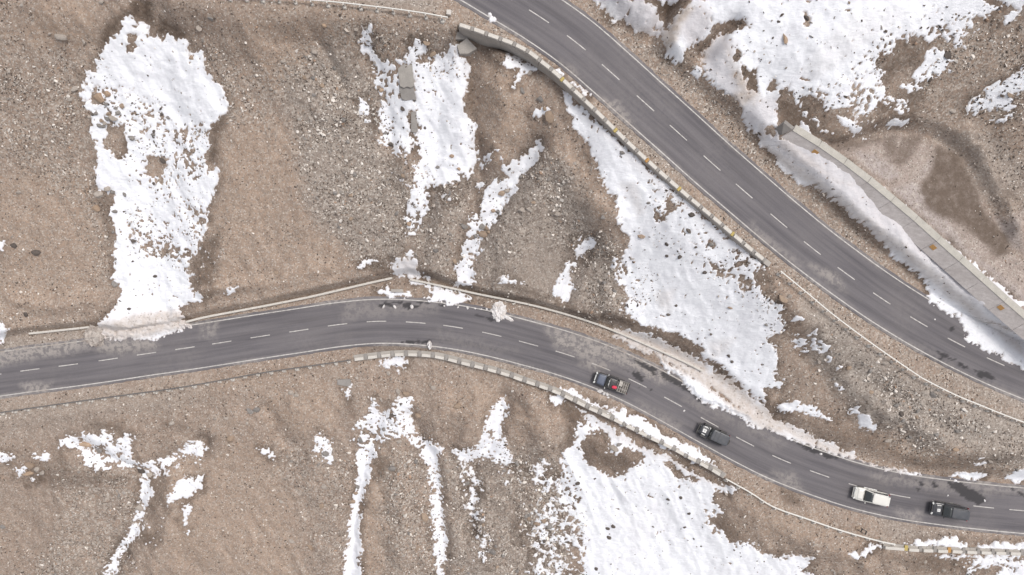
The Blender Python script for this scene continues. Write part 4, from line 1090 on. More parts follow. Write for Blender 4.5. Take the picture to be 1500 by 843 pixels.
# ------------------------------------------------------------------ castellated parapets on retaining walls
def parapet(name, pts, zf, label, base_h, base_in, base_out, period, block, bh, road_side, tall, yellow=(), orange=(), big_first=False):
    """pts traced along the top; the +left side of the path faces road if road_side>0"""
    P = spline(world_line(pts, zf, base_h + bh), .3); P[:, 2] -= base_h + bh
    smooth_z(P, 20)
    root = empty(name, tuple(P[len(P) // 2])); tag(root, label, 'parapet')
    O = np.array(root.location)
    P = P - O
    L = path_len(P); s = 0.0; seg = period * 3
    # retaining wall below, in cast lengths
    while s < L - .3:
        e = min(s + seg, L); Q = slice_path(P, s + .015, e - .015, .5)
        d, n = line_frame(Q)
        ox, oy = Q[:, 0] + O[0] - n[:, 0] * road_side * (base_out + .75), Q[:, 1] + O[1] - n[:, 1] * road_side * (base_out + .75)
        zb = np.minimum(ground_z(ox, oy), Q[:, 2] + O[2]) - .7 - O[2]
        wob = .05 * (rnd.random() - .5)
        a, b = road_side * (base_in + wob), -road_side * (base_out + wob)
        hgt = base_h + .02 * (rnd.random() - .5)
        prof = [(a, -.5), (a, hgt), (b, hgt), (b - road_side * tall, -.5)]
        sweep_obj('wall_length', Q, prof, MAT['concrete'], root, zbottom=zb)
        s = e
    # blocks and low piers
    s = .1; k = 0
    while s < L - block:
        ln = block * (1.9 if (big_first and k == 0) else 1.0)
        c = slice_path(P, s, s + ln, ln)[0] * .5 + slice_path(P, s, s + ln, ln)[-1] * .5
        Q = slice_path(P, s, s + ln, ln); dv = Q[-1] - Q[0]; ang = math.atan2(dv[1], dv[0])
        nx, ny = -math.sin(ang), math.cos(ang)
        mid = (base_in - base_out) / 2 * road_side
        w = .46
        off = -road_side * (base_out - w / 2 - .04)
        h = bh + rnd.uniform(-.03, .03)
        if k in yellow: mt = MAT['concrete_yellow']
        else: mt = MAT['concrete_pale']
        slope = math.atan2(dv[2], math.hypot(dv[0], dv[1]))
        o = box_obj('block', root, MAT['concrete_pale'], (c[0] + nx * off, c[1] + ny * off, c[2] + base_h + h / 2 - .01), (ln - .03, w, h + .02), ang + rnd.uniform(-.01, .01), .03, .97)
        o.rotation_euler = (rnd.uniform(-.015, .015), -slope + rnd.uniform(-.012, .012), ang + rnd.uniform(-.012, .012))
        s += ln
        gap = period - block
        if s + gap < L:
            c = slice_path(P, s, s + gap, gap).mean(0)
            mt = MAT['concrete_yellow'] if k in yellow else MAT['concrete_orange'] if k in orange else MAT['concrete_grey']
            wid = (base_in + base_out) * .92; mid = road_side * (base_in - base_out) / 2
            hh = bh * (.42 + .1 * rnd.random())
            o = box_obj('pier', root, mt, (c[0] + nx * mid, c[1] + ny * mid, c[2] + base_h + hh / 2 - .01), (gap - .08, wid, hh + .02), ang, .03, .96)
            o.rotation_euler = (0, -slope, ang + rnd.uniform(-.03, .03))
        s += gap; k += 1
    return root

UPWALL = [(672,35),(695,42),(717,50),(752,63),(780,78),(793,89),(806,99),(840,130),(881,169),(929,216),(999,279),(1036,310),(1069,338),(1102,366),(1130,388)]
parapet('parapet', UPWALL, zupp, 'long castellated concrete parapet on a retaining wall beside the empty upper road', .12, .32, .36, 1.87, 1.42, .42, 1, .06, yellow=(7, 12, 18, 23), orange=(15, 28))
LOWALL = [(518,527),(540,524),(566,521),(593,519.5),(637,522.5),(679,532.5),(735.5,547),(770,559),(800,569),(827,580),(861,597),(898,614),(951,640.5),(985,657),(1038.6,686),(1062,700)]
parapet('parapet', LOWALL, zlow, 'castellated concrete parapet along the lower road below the pickup and the boxy off-roader', .22, .62, .30, 2.05, 1.42, .30, 1, .04)
LOWALL2 = [(1296,802),(1320,804),(1345,806),(1400,808),(1450,810),(1500,811.5),(1560,814)]
parapet('parapet', LOWALL2, zlow, 'short castellated concrete parapet beyond the end of the white guardrail, below the dark SUV', .22, .50, .36, 2.1, 1.5, .34, 1, .05, orange=(3,), yellow=(0,), big_first=True)

# ------------------------------------------------------------------ guardrails
def t_paint(name, c, rough=.5, metal=0.0, spec=.4, coat=0.0):
    t = NT(name); n = t.noise(t.obj(), 3.0, 4)
    cc = t.mix(t.ramp(n, [(.4, 0.), (.75, .3)]), c, tuple(v * .6 for v in c))
    m = t.done(cc, rough, spec); t.b.inputs['Metallic'].default_value = metal
    if coat: t.b.inputs['Coat Weight'].default_value = coat; t.b.inputs['Coat Roughness'].default_value = .08
    return m
MAT['steel_white'] = t_paint('white_painted_steel', (.74, .72, .68), .55)
MAT['steel_with_shade'] = t_paint('galvanised_steel_with_shade', (.17, .16, .155), .5, .2)  # galvanised beam, darkened so its colour carries the rail's shadow line
MAT['post_pale'] = t_paint('pale_post', (.60, .56, .52), .7)

def guardrail(name, pts, zf, label, mat, road_side, spacing=2.05, ends=(True, True)):
    P = spline(world_line(pts, zf, .75), .4); P[:, 2] -= .75
    smooth_z(P, 10)
    root = empty(name, tuple(P[len(P) // 2])); tag(root, label, 'guardrail'); O = np.array(root.location)
    gz = ground_z(P[:, 0], P[:, 1])
    P = P - O
    Lp = path_len(P)
    # W-beam
    w = [(0, .44), (.055, .50), (0, .56), (0, .62), (.055, .68), (0, .75), (-.10, .755), (-.10, .735), (-.035, .735), (-.03, .68), (-.03, .50), (-.04, .44)]
    w = [(road_side * a, b) for a, b in w]
    sweep_obj('beam', slice_path(P, 0, Lp, 1.0), w, mat, root)
    n = int(Lp / spacing); bm = bmesh.new()
    bm_box(bm, 0, 0, 0, .15, .03, 1.5); bm_box(bm, -.065, -.065, 0, .02, .13, 1.5); bm_box(bm, .065, -.065, 0, .02, .13, 1.5)
    bm_box(bm, 0, .075, .62, .13, .13, .26); bm_box(bm, 0, -.05, .76, .17, .16, .02)
    pme = bm_mesh(bm, 'post'); pme.materials.append(MAT['post_pale'])
    fbm_ = bmesh.new(); bm_box(fbm_, 0, -.06, .05, .56, .50, .5, 0, .08, .75); fme = bm_mesh(fbm_, 'footing'); fme.materials.append(MAT['concrete_pale'])
    for k in range(n + 1):
        s = min(k * spacing + .3, Lp - .1)
        Q = slice_path(P, max(s - .2, 0), min(s + .2, Lp), .2); c = Q.mean(0); dv = Q[-1] - Q[0]; ang = math.atan2(dv[1], dv[0])
        nx, ny = -math.sin(ang), math.cos(ang)
        o = bpy.data.objects.new('post', pme); col.objects.link(o); o.parent = root
        o.location = (c[0] - nx * road_side * .18, c[1] - ny * road_side * .18, c[2] - .03)
        o.rotation_euler = (rnd.uniform(-.04, .04), rnd.uniform(-.04, .04), ang + (0 if road_side > 0 else math.pi))
        f = bpy.data.objects.new('footing', fme); col.objects.link(f); f.parent = root
        fx, fy = c[0] - nx * road_side * .26, c[1] - ny * road_side * .26
        f.location = (fx, fy, float(ground_z(fx + O[0], fy + O[1])[0]) - O[2] + .02)
        f.rotation_euler = (0, 0, ang + rnd.uniform(-.4, .4)); sc_ = rnd.uniform(.7, 1.1); f.scale = (sc_, sc_, 1)
    return root
guardrail('guardrail', [(-60,613),(0,604.6),(80.5,593),(174.5,580),(235,572),(292,563),(380,547),(456,536),(514,527.5)], zlow,
          'grey steel guardrail along the lower road running up to the parapet beside the ice block', MAT['steel_with_shade'], 1, 2.0)
guardrail('guardrail', [(1064,702),(1100,722),(1133.6,743),(1184,761),(1234,778),(1288,793),(1312,798)], zlow,
          'white steel guardrail on the lower road joining two castellated parapets', MAT['steel_white'], 1, 2.05)
guardrail('guardrail', [(1144,397),(1184,430),(1225,464),(1283,507),(1344,549),(1363,560),(1400,578.5),(1440,595),(1480,611),(1560,640)], zupp,
          'long white steel guardrail on the upper road above the grey gravel slope', MAT['steel_white'], 1, 2.05)
guardrail('guardrail', [(330,-9),(410,-4),(493,2.7),(540,8),(579,12.6),(620,18.5),(656,25)], zupp,
          'thin pale guardrail on the hilltop verge ending at a small white block', MAT['steel_white'], 1, 2.05)

# ------------------------------------------------------------------ low roadside drain walls north of the lower road
def low_wall(pts, label, h=.55, w=.32, seg=4.0):
    P = spline(world_line(pts, zlow, h), .4); P[:, 2] -= h; smooth_z(P, 10)
    root = empty('drain_wall', tuple(P[len(P) // 2])); tag(root, label, 'wall'); P = P - np.array(root.location)
    L = path_len(P); s = 0
    while s < L - .2:
        e = min(s + seg * rnd.uniform(.8, 1.2), L); Q = slice_path(P, s + .02, e - .02, .5)
        hh = h + rnd.uniform(-.04, .04); ww = w / 2
        sweep_obj('wall_length', Q, [(-ww, -.6), (-ww, hh - .03), (-ww + .03, hh), (ww - .03, hh), (ww, hh - .03), (ww, -.6)], MAT['concrete_pale'], root)
        s = e
low_wall([(42,489),(85,484.5),(130,479.5)], 'short low concrete drain wall ending at a dirty lump of ice')
low_wall([(272,472),(300,465),(350,455.5),(400,446),(450,436),(500,424.5),(540,415),(574,407.5)], 'low concrete drain wall curving from the snow tongue to the ice sheet by the culvert')
low_wall([(600,409.5),(650,420),(700,431),(745,440),(790,450),(850,467),(900,485),(960,511),(1000,529),(1030,544)], 'low concrete drain wall behind the verge, from the culvert to the brown ice', .45, .30)

# ------------------------------------------------------------------ debris dam at the foot of the upper slope
def build_dam():
    # traced foot of each cast joint; top edge lies up and back from it
    feet = [(1146,200),(1184,223.5),(1220.7,249),(1256,276),(1290,304),(1324,332.5),(1357,362),(1390,391.5),(1422.7,420.7),(1456,450.5),(1490,480),(1560,540)]
    root_p = None; st = []
    for i, (a, b) in enumerate(feet):
        zt = float(zdam(a)); zb = zt - .95
        fx, fy = unp(a, b, zb); tx, ty = unp(a + 15, b - 8.5, zt)
        st.append((np.array((fx, fy, zb)), np.array((tx, ty, zt))))
    root = empty('dam_wall', tuple(st[len(st) // 2][0])); tag(root, 'long battered concrete debris dam with flat pale crest beside the silt basin', 'dam')
    O = np.array(root.location)
    for i in range(len(st) - 1):
        (f0, t0), (f1, t1_) = st[i], st[i + 1]
        d = (t1_ - t0)[:2]; d = d / np.linalg.norm(d); back = np.array((-d[1], d[0]))
        if np.dot(back, (t0 - f0)[:2]) < 0: back = -back
        g = .025 if i % 2 == 0 else .006
        dd = np.array((d[0], d[1], 0)) * g
        a0, a1, c0, c1 = f0 + dd, f1 - dd, t0 + dd, t1_ - dd
        out = (a0 - c0); out = out / np.linalg.norm(out)
        low0, low1 = a0 + out * .7, a1 + out * .7
        bk = np.array((back[0], back[1], 0)) * .8
        down = np.array((0, 0, -3.6)); lip = np.array((0, 0, rnd.uniform(-.02, .02)))
        pts = [low0, low1, c1 + lip, c0 + lip, c1 + bk + lip, c0 + bk + lip, c1 + bk + down, c0 + bk + down]
        bm = bmesh.new(); v = [bm.verts.new(p - O) for p in pts]
        for q in ((0, 1, 2, 3), (3, 2, 4, 5), (5, 4, 6, 7), (7, 6, 1, 0), (0, 3, 5, 7), (1, 6, 4, 2)):
            bm.faces.new([v[j] for j in q])
        panel = link('panel', bm_mesh(bm, 'panel'), MAT['dam'], root)
        # crest slab, a little proud and paler
        crest = [c0 + lip + np.array((0, 0, .06)) - bk * .04, c1 + lip + np.array((0, 0, .06)) - bk * .04, c1 + bk * 1.06 + lip + np.array((0, 0, .06)), c0 + bk * 1.06 + lip + np.array((0, 0, .06))]
        bm = bmesh.new(); tv = [bm.verts.new(p - O) for p in crest]; bv = [bm.verts.new(p - O - np.array((0, 0, .2))) for p in crest]
        bm.faces.new(tv); bm.faces.new(bv[::-1])
        for j in range(4): bm.faces.new([tv[j], bv[j], bv[(j + 1) % 4], tv[(j + 1) % 4]])
        link('crest_slab', bm_mesh(bm, 'crest_slab'), MAT['crest'], root)
        if i in (6, 9, 1):
            # rust-stained drain outlet in the face
            p = a0 * .62 + c0 * .38 + (a1 - a0) * .12
            nrm = np.cross(a1 - a0, c0 - a0); nrm /= np.linalg.norm(nrm)
            if nrm[2] < 0: nrm = -nrm
            ex = (a1 - a0) / np.linalg.norm(a1 - a0); ey = np.cross(nrm, ex)
            bm = bmesh.new(); ring = []
            for hgt in (0, .05):
                ring.append([bm.verts.new(p - O + ex * (u * .38) + ey * (w_ * .28) + nrm * hgt) for u, w_ in ((-1, -1), (1, -1), (1, 1), (-1, 1))])
            bm.faces.new(ring[1])
            for j in range(4): bm.faces.new([ring[0][j], ring[0][(j + 1) % 4], ring[1][(j + 1) % 4], ring[1][j]])
            link('drain_outlet', bm_mesh(bm, 'drain_outlet'), MAT['concrete_orange'], root)
    # wing wall closing the upper end
    f0, t0 = st[0]
    wx = np.array((*unp(1148, 180, 19.4), 19.4)); bm = bmesh.new()
    pts = [f0 + np.array((-.2, .1, .3)), t0 + np.array((-.1, .1, .1)), wx, wx + np.array((-.5, -.5, -2.2))]
    A = [bm.verts.new(p - O) for p in pts]; B = [bm.verts.new(p - O + np.array((.25, .32, 0))) for p in pts]
    bm.faces.new(A); bm.faces.new(B[::-1])
    for j in range(4): bm.faces.new([A[j], B[j], B[(j + 1) % 4], A[(j + 1) % 4]])
    link('wing_wall', bm_mesh(bm, 'wing_wall'), MAT['concrete_grey'], root)
def make_dam_mat():
    t = NT('dam_concrete'); p = t.coord()
    mp = t.n('ShaderNodeMapping'); t.l(p, mp.inputs[0]); mp.inputs['Rotation'].default_value = (0, 0, math.radians(40)); mp.inputs['Scale'].default_value = (.25, 2.6, 2.6)
    board = t.noise(mp.outputs[0], 1.0, 4, .6); n = t.noise(p, .6, 5, .65); f = t.noise(p, 6, 4, .7)
    c = t.mix(t.ramp(board, [(.35, 0.), (.65, 1.)]), (.66, .61, .59), (.54, .49, .47))
    c = t.mix(t.ramp(n, [(.35, .45), (.6, 0.)]), c, (.42, .38, .36))
    c = t.mix(t.ramp(f, [(.3, .3), (.55, 0.)]), c, (.26, .235, .22))
    t.bump(t.math('ADD', board, t.math('MULTIPLY', f, .4)), .5, .06)
    return t.done(c, .93, .2)
MAT['dam'] = make_dam_mat(); MAT['crest'] = make_concrete('crest_concrete', (.54, .51, .46), .5)
build_dam()

# ------------------------------------------------------------------ broken concrete and small things
def slab(name, poly, h, label, cat, mat, crack=False, sink=.4, group=None, tilt=0.0):
    cx = sum(p[0] for p in poly) / len(poly); cy = sum(p[1] for p in poly) / len(poly)
    X, Y, Z = on_ground(cx, cy)
    W = [np.array((*unp(a, b, Z + h)[:2], 0)) for a, b in poly]
    zs = [float(ground_z(w[0], w[1])[0]) for w in W]
    A = np.array([(w[0] - X, w[1] - Y, 1) for w in W]); pl = np.linalg.lstsq(A, np.array(zs), rcond=None)[0] * np.array((.75, .75, 1))
    bm = bmesh.new(); tv, bv = [], []
    for w in W:
        zz = pl[0] * (w[0] - X) + pl[1] * (w[1] - Y) + pl[2] - Z
        tv.append(bm.verts.new((w[0] - X, w[1] - Y, zz + h + rnd.uniform(-.02, .02)))); bv.append(bm.verts.new((w[0] - X + rnd.uniform(-.06, .06), w[1] - Y + rnd.uniform(-.06, .06), zz - sink)))
    bm.faces.new(tv); bm.faces.new(bv[::-1]); n = len(tv)
    for j in range(n): bm.faces.new([tv[j], bv[j], bv[(j + 1) % n], tv[(j + 1) % n]])
    bmesh.ops.bevel(bm, geom=[e for e in bm.edges], offset=.018, segments=1, affect='EDGES')
    o = link(name, bm_mesh(bm, name), mat); o.location = (X, Y, Z); tag(o, label, cat, group); return o
slab('concrete_slab', T(560,50,10,[(232,520),(300,480),(445,430),(462,740),(400,765),(355,745),(300,765),(245,740)]), .35, 'pale broken concrete slab lying in the middle of the snow, upper half', 'slab', MAT['concrete'])
slab('concrete_slab', T(560,50,10,[(245,748),(300,775),(355,755),(400,775),(462,750),(475,860),(490,960),(430,945),(330,960),(270,930)]), .28, 'darker stained lower half of the concrete slab cracked across in the snow', 'slab', MAT['concrete_grey'])
slab('concrete_slab', t2([(672,500),(693,495),(696,575),(688,585),(667,580)]), .25, 'narrow rough concrete fragment in snow below the cracked slab', 'slab', MAT['concrete_grey'])
slab('concrete_block', T(660,20,10,[(95,480),(160,430),(240,372),(385,490),(260,565),(130,575)]), .7, 'big fallen grey concrete block at the foot of the broken retaining wall', 'block', MAT['concrete'])
slab('concrete_block', T(660,20,10,[(60,330),(170,290),(270,330),(230,370),(150,390),(30,420)]), .45, 'rough rubble lump of concrete above the big fallen block', 'block', MAT['concrete_grey'])
slab('culvert_headwall', T(540,370,6.8,[(222,367),(338,367),(343,398),(225,398)]), .55, 'small rectangular concrete culvert headwall in snow beside the lower road', 'headwall', MAT['concrete'])
slab('marker_block', T(380,0,3.01,[(826,42),(846,44),(843,66),(824,63)]), .55, 'small white concrete marker block at the end of the hilltop guardrail', 'block', MAT['post_pale'])
slab('kerb_stone', T(1330,560,10,[(785,385),(830,388),(888,430),(870,445),(795,410)]), .35, 'white oblong kerb stone lying on grey gravel below the long white guardrail', 'kerb stone', MAT['post_pale'])
slab('concrete_slab', b2([(340,-10),(395,-14),(400,10),(385,20),(340,12)]), .4, 'grey concrete lump half buried below the lower parapet', 'slab', MAT['concrete_grey'])
slab('concrete_slab', T(540,370,6.8,[(1430,515),(1462,497),(1470,505),(1438,525)]), .25, 'small pale concrete fragment on the verge by the heap of ice chunks', 'slab', MAT['concrete_pale'])

MAT['black_steel'] = t_paint('black_steel', (.03, .03, .032), .5)
def sign_frame():
    q = T(1240,760,18.74,[(345,222),(552,352),(525,436),(292,300)])
    z0 = on_ground(1262, 777)[2]
    C = [np.array((*unp(a, b, z0 + .1), z0 + .1)) for a, b in q]
    ctr = sum(C) / 4; root = empty('metal_frame', tuple(ctr)); tag(root, 'black metal ladder-like frame lying on the verge beside the white guardrail', 'frame')
    C = [c - ctr for c in C]
    def bar(a, b, nm, w=.07):
        d = b - a; o = box_obj(nm, root, MAT['black_steel'], tuple((a + b) / 2), (float(np.linalg.norm(d)) + .04, w, .06), math.atan2(d[1], d[0]), .01)
    bar(C[0], C[1], 'side_bar'); bar(C[3], C[2], 'side_bar')
    for t_, w in ((0, .06), (.46, .11), (1, .11)): bar(C[0] * (1 - t_) + C[1] * t_, C[3] * (1 - t_) + C[2] * t_, 'cross_bar', w)
sign_frame()

# ------------------------------------------------------------------ ice
def make_ice(name, a, b):
    t = NT(name); p = t.obj(); n = t.noise(p, 1.6, 5, .7); f = t.noise(p, 7, 4, .7)
    c = t.mix(t.ramp(n, [(.38, 0.), (.62, 1.)]), a, b)
    c = t.mix(t.ramp(f, [(.3, .35), (.5, 0.)]), c, (.25, .21, .18))
    t.bump(f, .8, .1); return t.done(c, .55, .4)
MAT['ice'] = make_ice('ice', (.80, .78, .78), (.62, .57, .54)); MAT['ice_dirty'] = make_ice('dirty_ice', (.52, .47, .43), (.33, .28, .25))
def lump_mesh(name, rx, ry, rz, seed, amp=.35, sub=4, freq=1.5):
    bm = bmesh.new(); bmesh.ops.create_icosphere(bm, subdivisions=sub, radius=1.0)
    V = np.array([v.co for v in bm.verts])
    n = fbm(V[:, 0] * freq + 3 * V[:, 2] + seed, V[:, 1] * freq - 2 * V[:, 2] + seed * 2, 4, seed, .6)
    n2 = np.abs(fbm(V[:, 0] * freq * 2.5 + V[:, 2] * 4, V[:, 1] * freq * 2.5 + 9, 3, seed + 5, .6))
    k = 1 + amp * n * 1.6 + amp * .8 * n2
    for v, kk in zip(bm.verts, k):
        v.co = (v.co.x * kk * rx, v.co.y * kk * ry, max(v.co.z, -.3) * kk * rz)
    return bm_mesh(bm, name, False)
def lump(name, px, py, rx, ry, rz, rot, seed, label, cat, mat, amp=.35, sub=4, group=None, freq=1.5):
    x, y, z = on_ground(px, py)
    if abs(float(nearest_on(low_c, np.array([x]), np.array([y]))[0][0])) < 3.8: z += .07
    o = link(name, lump_mesh(name, rx, ry, rz, seed, amp, sub, freq), mat); o.location = (x, y, z); o.rotation_euler = (0, 0, rot); tag(o, label, cat, group); return o
lump('ice_heap', 731, 456, .95, 1.2, .5, .25, 6, 'white heap of broken ice chunks at the edge of the lower road', 'ice', MAT['ice'], .42, 4, None, 3.2)
lump('ice_heap', 744, 466, .8, .25, .2, -.5, 9, 'low sliver of white ice trailing from the heap of chunks onto the road', 'ice', MAT['ice'], .4, 3)
lump('ice_heap', 140, 491, 1.35, 1.4, .8, 0, 14, 'dirty grey lump of ice at the foot of the long snow tongue', 'ice', MAT['ice_dirty'], .5, 4, None, 2.2)
lump('ice_block', 629.5, 505.5, .32, .62, .8, .1, 23, 'upright pale ice block standing on the road edge above the parapet', 'ice', MAT['ice'], .3, 3)
lump('ice_block', 603.5, 449.8, .24, .30, .2, .4, 31, 'oval white ice ball melting on the road by a fan-shaped wet stain', 'ice', MAT['ice'], .2, 3)
lump('ice_block', 578.5, 450.0, .16, .32, .16, .6, 32, 'small white ice lump on the road below the culvert headwall', 'ice', MAT['ice'], .2, 3)
lump('ice_block', 562, 449.5, .12, .3, .12, -.5, 33, 'thin white ice splinter on the road below the culvert headwall', 'ice', MAT['ice'], .3, 3)
for i, (a, b, r) in enumerate(((651,448.5,.14),(671,450.5,.16),(685,451.5,.2),(696,452,.16),(705,453,.14),(713,453.5,.18),(720,455,.2),(668,446.5,.12),(647,442.5,.16))):
    lump('ice_chunk', a, b, r, r * .8, r * .6, i, 40 + i, 'small white ice crumb in the line along the road edge by the chunk heap', 'ice', MAT['ice'], .3, 2, 'ice crumbs along the road edge')
for i, (a, b, r) in enumerate(((879,573,.42),(885,576.5,.25),(889.5,578,.28),(891,582.5,.2),(1002,602,.18))):
    lump('snow_chunk', a, b, r, r * .75, r * .6, i, 60 + i, 'small white snow chunk by the edge line next to the pickup' if i < 4 else 'single white snow chunk on the asphalt between pickup and boxy off-roader', 'snow', MAT['ice'], .3, 2, 'snow chunks by the pickup' if i < 4 else None)
for i, (a, b, r) in enumerate(((1202,665,.22),(1388,726,.16),(1442,733.5,.2),(1369,468,.16))):
    lump('snow_chunk', a, b, r, r * .75, r * .6, i, 70 + i, ('white snow chunk on the lower road beside the brown ice bank','white snow crumb on the road above the dark SUV','white snow chunk on the big wet stain','white snow chunk on the empty upper road')[i], 'snow', MAT['ice'], .3, 2)

# ------------------------------------------------------------------ vehicles (local +x forward, origin on the road under the centre)
def car_paint(name, c, rough=.35, coat=.6, dust=.25):
    t = NT(name); p = t.obj(); n = t.noise(p, 2.0, 5, .6)
    cc = t.mix(t.math('MULTIPLY', t.ramp(n, [(.3, .3), (.7, 1.)]), dust), c, (.36, .32, .29))
    m = t.done(cc, rough, .5); t.b.inputs['Coat Weight'].default_value = coat; t.b.inputs['Coat Roughness'].default_value = .12
    return m
MAT['car_white'] = car_paint('white_car_paint', (.74, .72, .67), .35, .5, .12)
MAT['car_black'] = car_paint('black_car_paint', (.024, .027, .036), .3, .7, .10)
MAT['car_matt'] = car_paint('matt_black_top', (.042, .047, .06), .5, .3, .10)
MAT['car_navy'] = car_paint('blue_grey_car_paint', (.085, .105, .16), .35, .6, .12)
MAT['glass'] = car_paint('dark_glass', (.022, .028, .030), .08, 1.0, .06)
MAT['tyre'] = car_paint('tyre_rubber', (.025, .024, .023), .85, 0, .25)
MAT['rim'] = t_paint('alloy_rim', (.42, .42, .42), .35, .7)
MAT['trim'] = car_paint('black_trim', (.025, .025, .027), .6, 0, .15)
MAT['chrome'] = t_paint('bright_trim', (.66, .66, .65), .3, .3)
MAT['lamp'] = t_paint('lamp_lens', (.66, .66, .64), .12, 0.0, .6)
MAT['tail'] = t_paint('tail_lens', (.35, .02, .02), .2, 0.0, .6)
MAT['red'] = t_paint('red_fabric', (.72, .05, .10), .7)
MAT['alu'] = t_paint('aluminium', (.46, .43, .40), .5, .35)
MAT['bed'] = t_paint('dusty_bed', (.20, .18, .165), .85)
MAT['sticker'] = t_paint('white_sticker', (.85, .84, .82), .5)
MAT['sticker_mark'] = t_paint('grey_print', (.28, .28, .29), .5)

def ring_pts(w, zb, zt, crown=.03):
    half = [(.80, zb), (.97, zb + .10), (1.0, zb + .30), (1.0, zt - .22), (.985, zt - .10), (.94, zt - .03), (.84, zt), (.45, zt + crown * .8)]
    pts = [(w * a, z) for a, z in half] + [(0, zt + crown)] + [(-w * a, z) for a, z in half[::-1]]
    return pts
def body_mesh(name, stations):
    """stations: (x, half width, z bottom, z top)"""
    bm = bmesh.new(); rings = []
    for x, w, zb, zt in stations: rings.append([bm.verts.new((x, y, z)) for y, z in ring_pts(w, zb, zt)])
    m = len(rings[0])
    for a, b in zip(rings[:-1], rings[1:]):
        for j in range(m): bm.faces.new([a[j], a[(j + 1) % m], b[(j + 1) % m], b[j]])
    bm.faces.new(rings[0]); bm.faces.new(rings[-1])
    return bm_mesh(bm, name, True)
def interp_stations(keys, n=34):
    k = np.array(keys, float); xs = np.linspace(0, 1, n)
    x = k[0, 0] + (k[-1, 0] - k[0, 0]) * (.5 - .5 * np.cos(np.pi * xs))
    o = np.argsort(k[:, 0]); k = k[o]
    return [(xx, *[float(np.interp(xx, k[:, 0], k[:, c])) for c in (1, 2, 3)]) for xx in x]

def wheel(parent, x, y, r, w, sgn):
    bm = bmesh.new(); n = 24; prof = [(r * .62, -w / 2), (r * .93, -w / 2), (r, -w * .36), (r, w * .36), (r * .93, w / 2), (r * .62, w / 2)]
    rings = [[bm.verts.new((a * math.cos(2 * math.pi * i / n), b, a * math.sin(2 * math.pi * i / n))) for a, b in prof] for i in range(n)]
    for i in range(n):
        for j in range(len(prof)):
            k = (j + 1) % len(prof)
            bm.faces.new([rings[i][j], rings[i][k], rings[(i + 1) % n][k], rings[(i + 1) % n][j]])
    t = link('wheel', bm_mesh(bm, 'wheel', False), MAT['tyre'], parent); t.location = (x, y, r)
    bm = bmesh.new()
    c0 = bm.verts.new((0, sgn * w * .30, 0)); ro = [bm.verts.new((r * .63 * math.cos(2 * math.pi * i / 20), sgn * w * .44, r * .63 * math.sin(2 * math.pi * i / 20))) for i in range(20)]
    for i in range(20):
        if i % 4 != 3: bm.faces.new([c0, ro[i], ro[(i + 1) % 20]])
    link('rim', bm_mesh(bm, 'rim'), MAT['rim'], t)
    return t

def patch(name, corners, mat, parent, inset=.06, lift=.012, nu=4, nv=3, bulge=0.0, thick=.0):
    """panel on a quad face: inset, lifted along the normal, with a slight bulge"""
    c = [np.array(v, float) for v in corners]
    nrm = np.cross(c[1] - c[0], c[3] - c[0]); nrm /= np.linalg.norm(nrm)
    def P(u, v): return (c[0] * (1 - u) + c[1] * u) * (1 - v) + (c[3] * (1 - u) + c[2] * u) * v
    iu = inset / max(np.linalg.norm(c[1] - c[0]), .01); iv = inset / max(np.linalg.norm(c[3] - c[0]), .01)
    bm = bmesh.new(); g = []
    for i in range(nu + 1):
        row = []
        for j in range(nv + 1):
            u = iu + (1 - 2 * iu) * i / nu; v = iv + (1 - 2 * iv) * j / nv
            k = lift + bulge * (1 - (2 * i / nu - 1) ** 2) * (1 - (2 * j / nv - 1) ** 2)
            if (i in (0, nu)) or (j in (0, nv)): k = lift
            row.append(bm.verts.new(P(u, v) + nrm * k))
        g.append(row)
    for i in range(nu):
        for j in range(nv): bm.faces.new([g[i][j], g[i + 1][j], g[i + 1][j + 1], g[i][j + 1]])
    # rim back to the surface so that the panel is a closed lid
    border = [g[i][0] for i in range(nu + 1)] + [g[nu][j] for j in range(1, nv + 1)] + [g[i][nv] for i in range(nu - 1, -1, -1)] + [g[0][j] for j in range(nv - 1, 0, -1)]
    low = [bm.verts.new(np.array(v.co) - nrm * (lift + .02)) for v in border]
    n = len(border)
    for i in range(n): bm.faces.new([border[i], border[(i + 1) % n], low[(i + 1) % n], low[i]])
    return link(name, bm_mesh(bm, name, True), mat, parent)

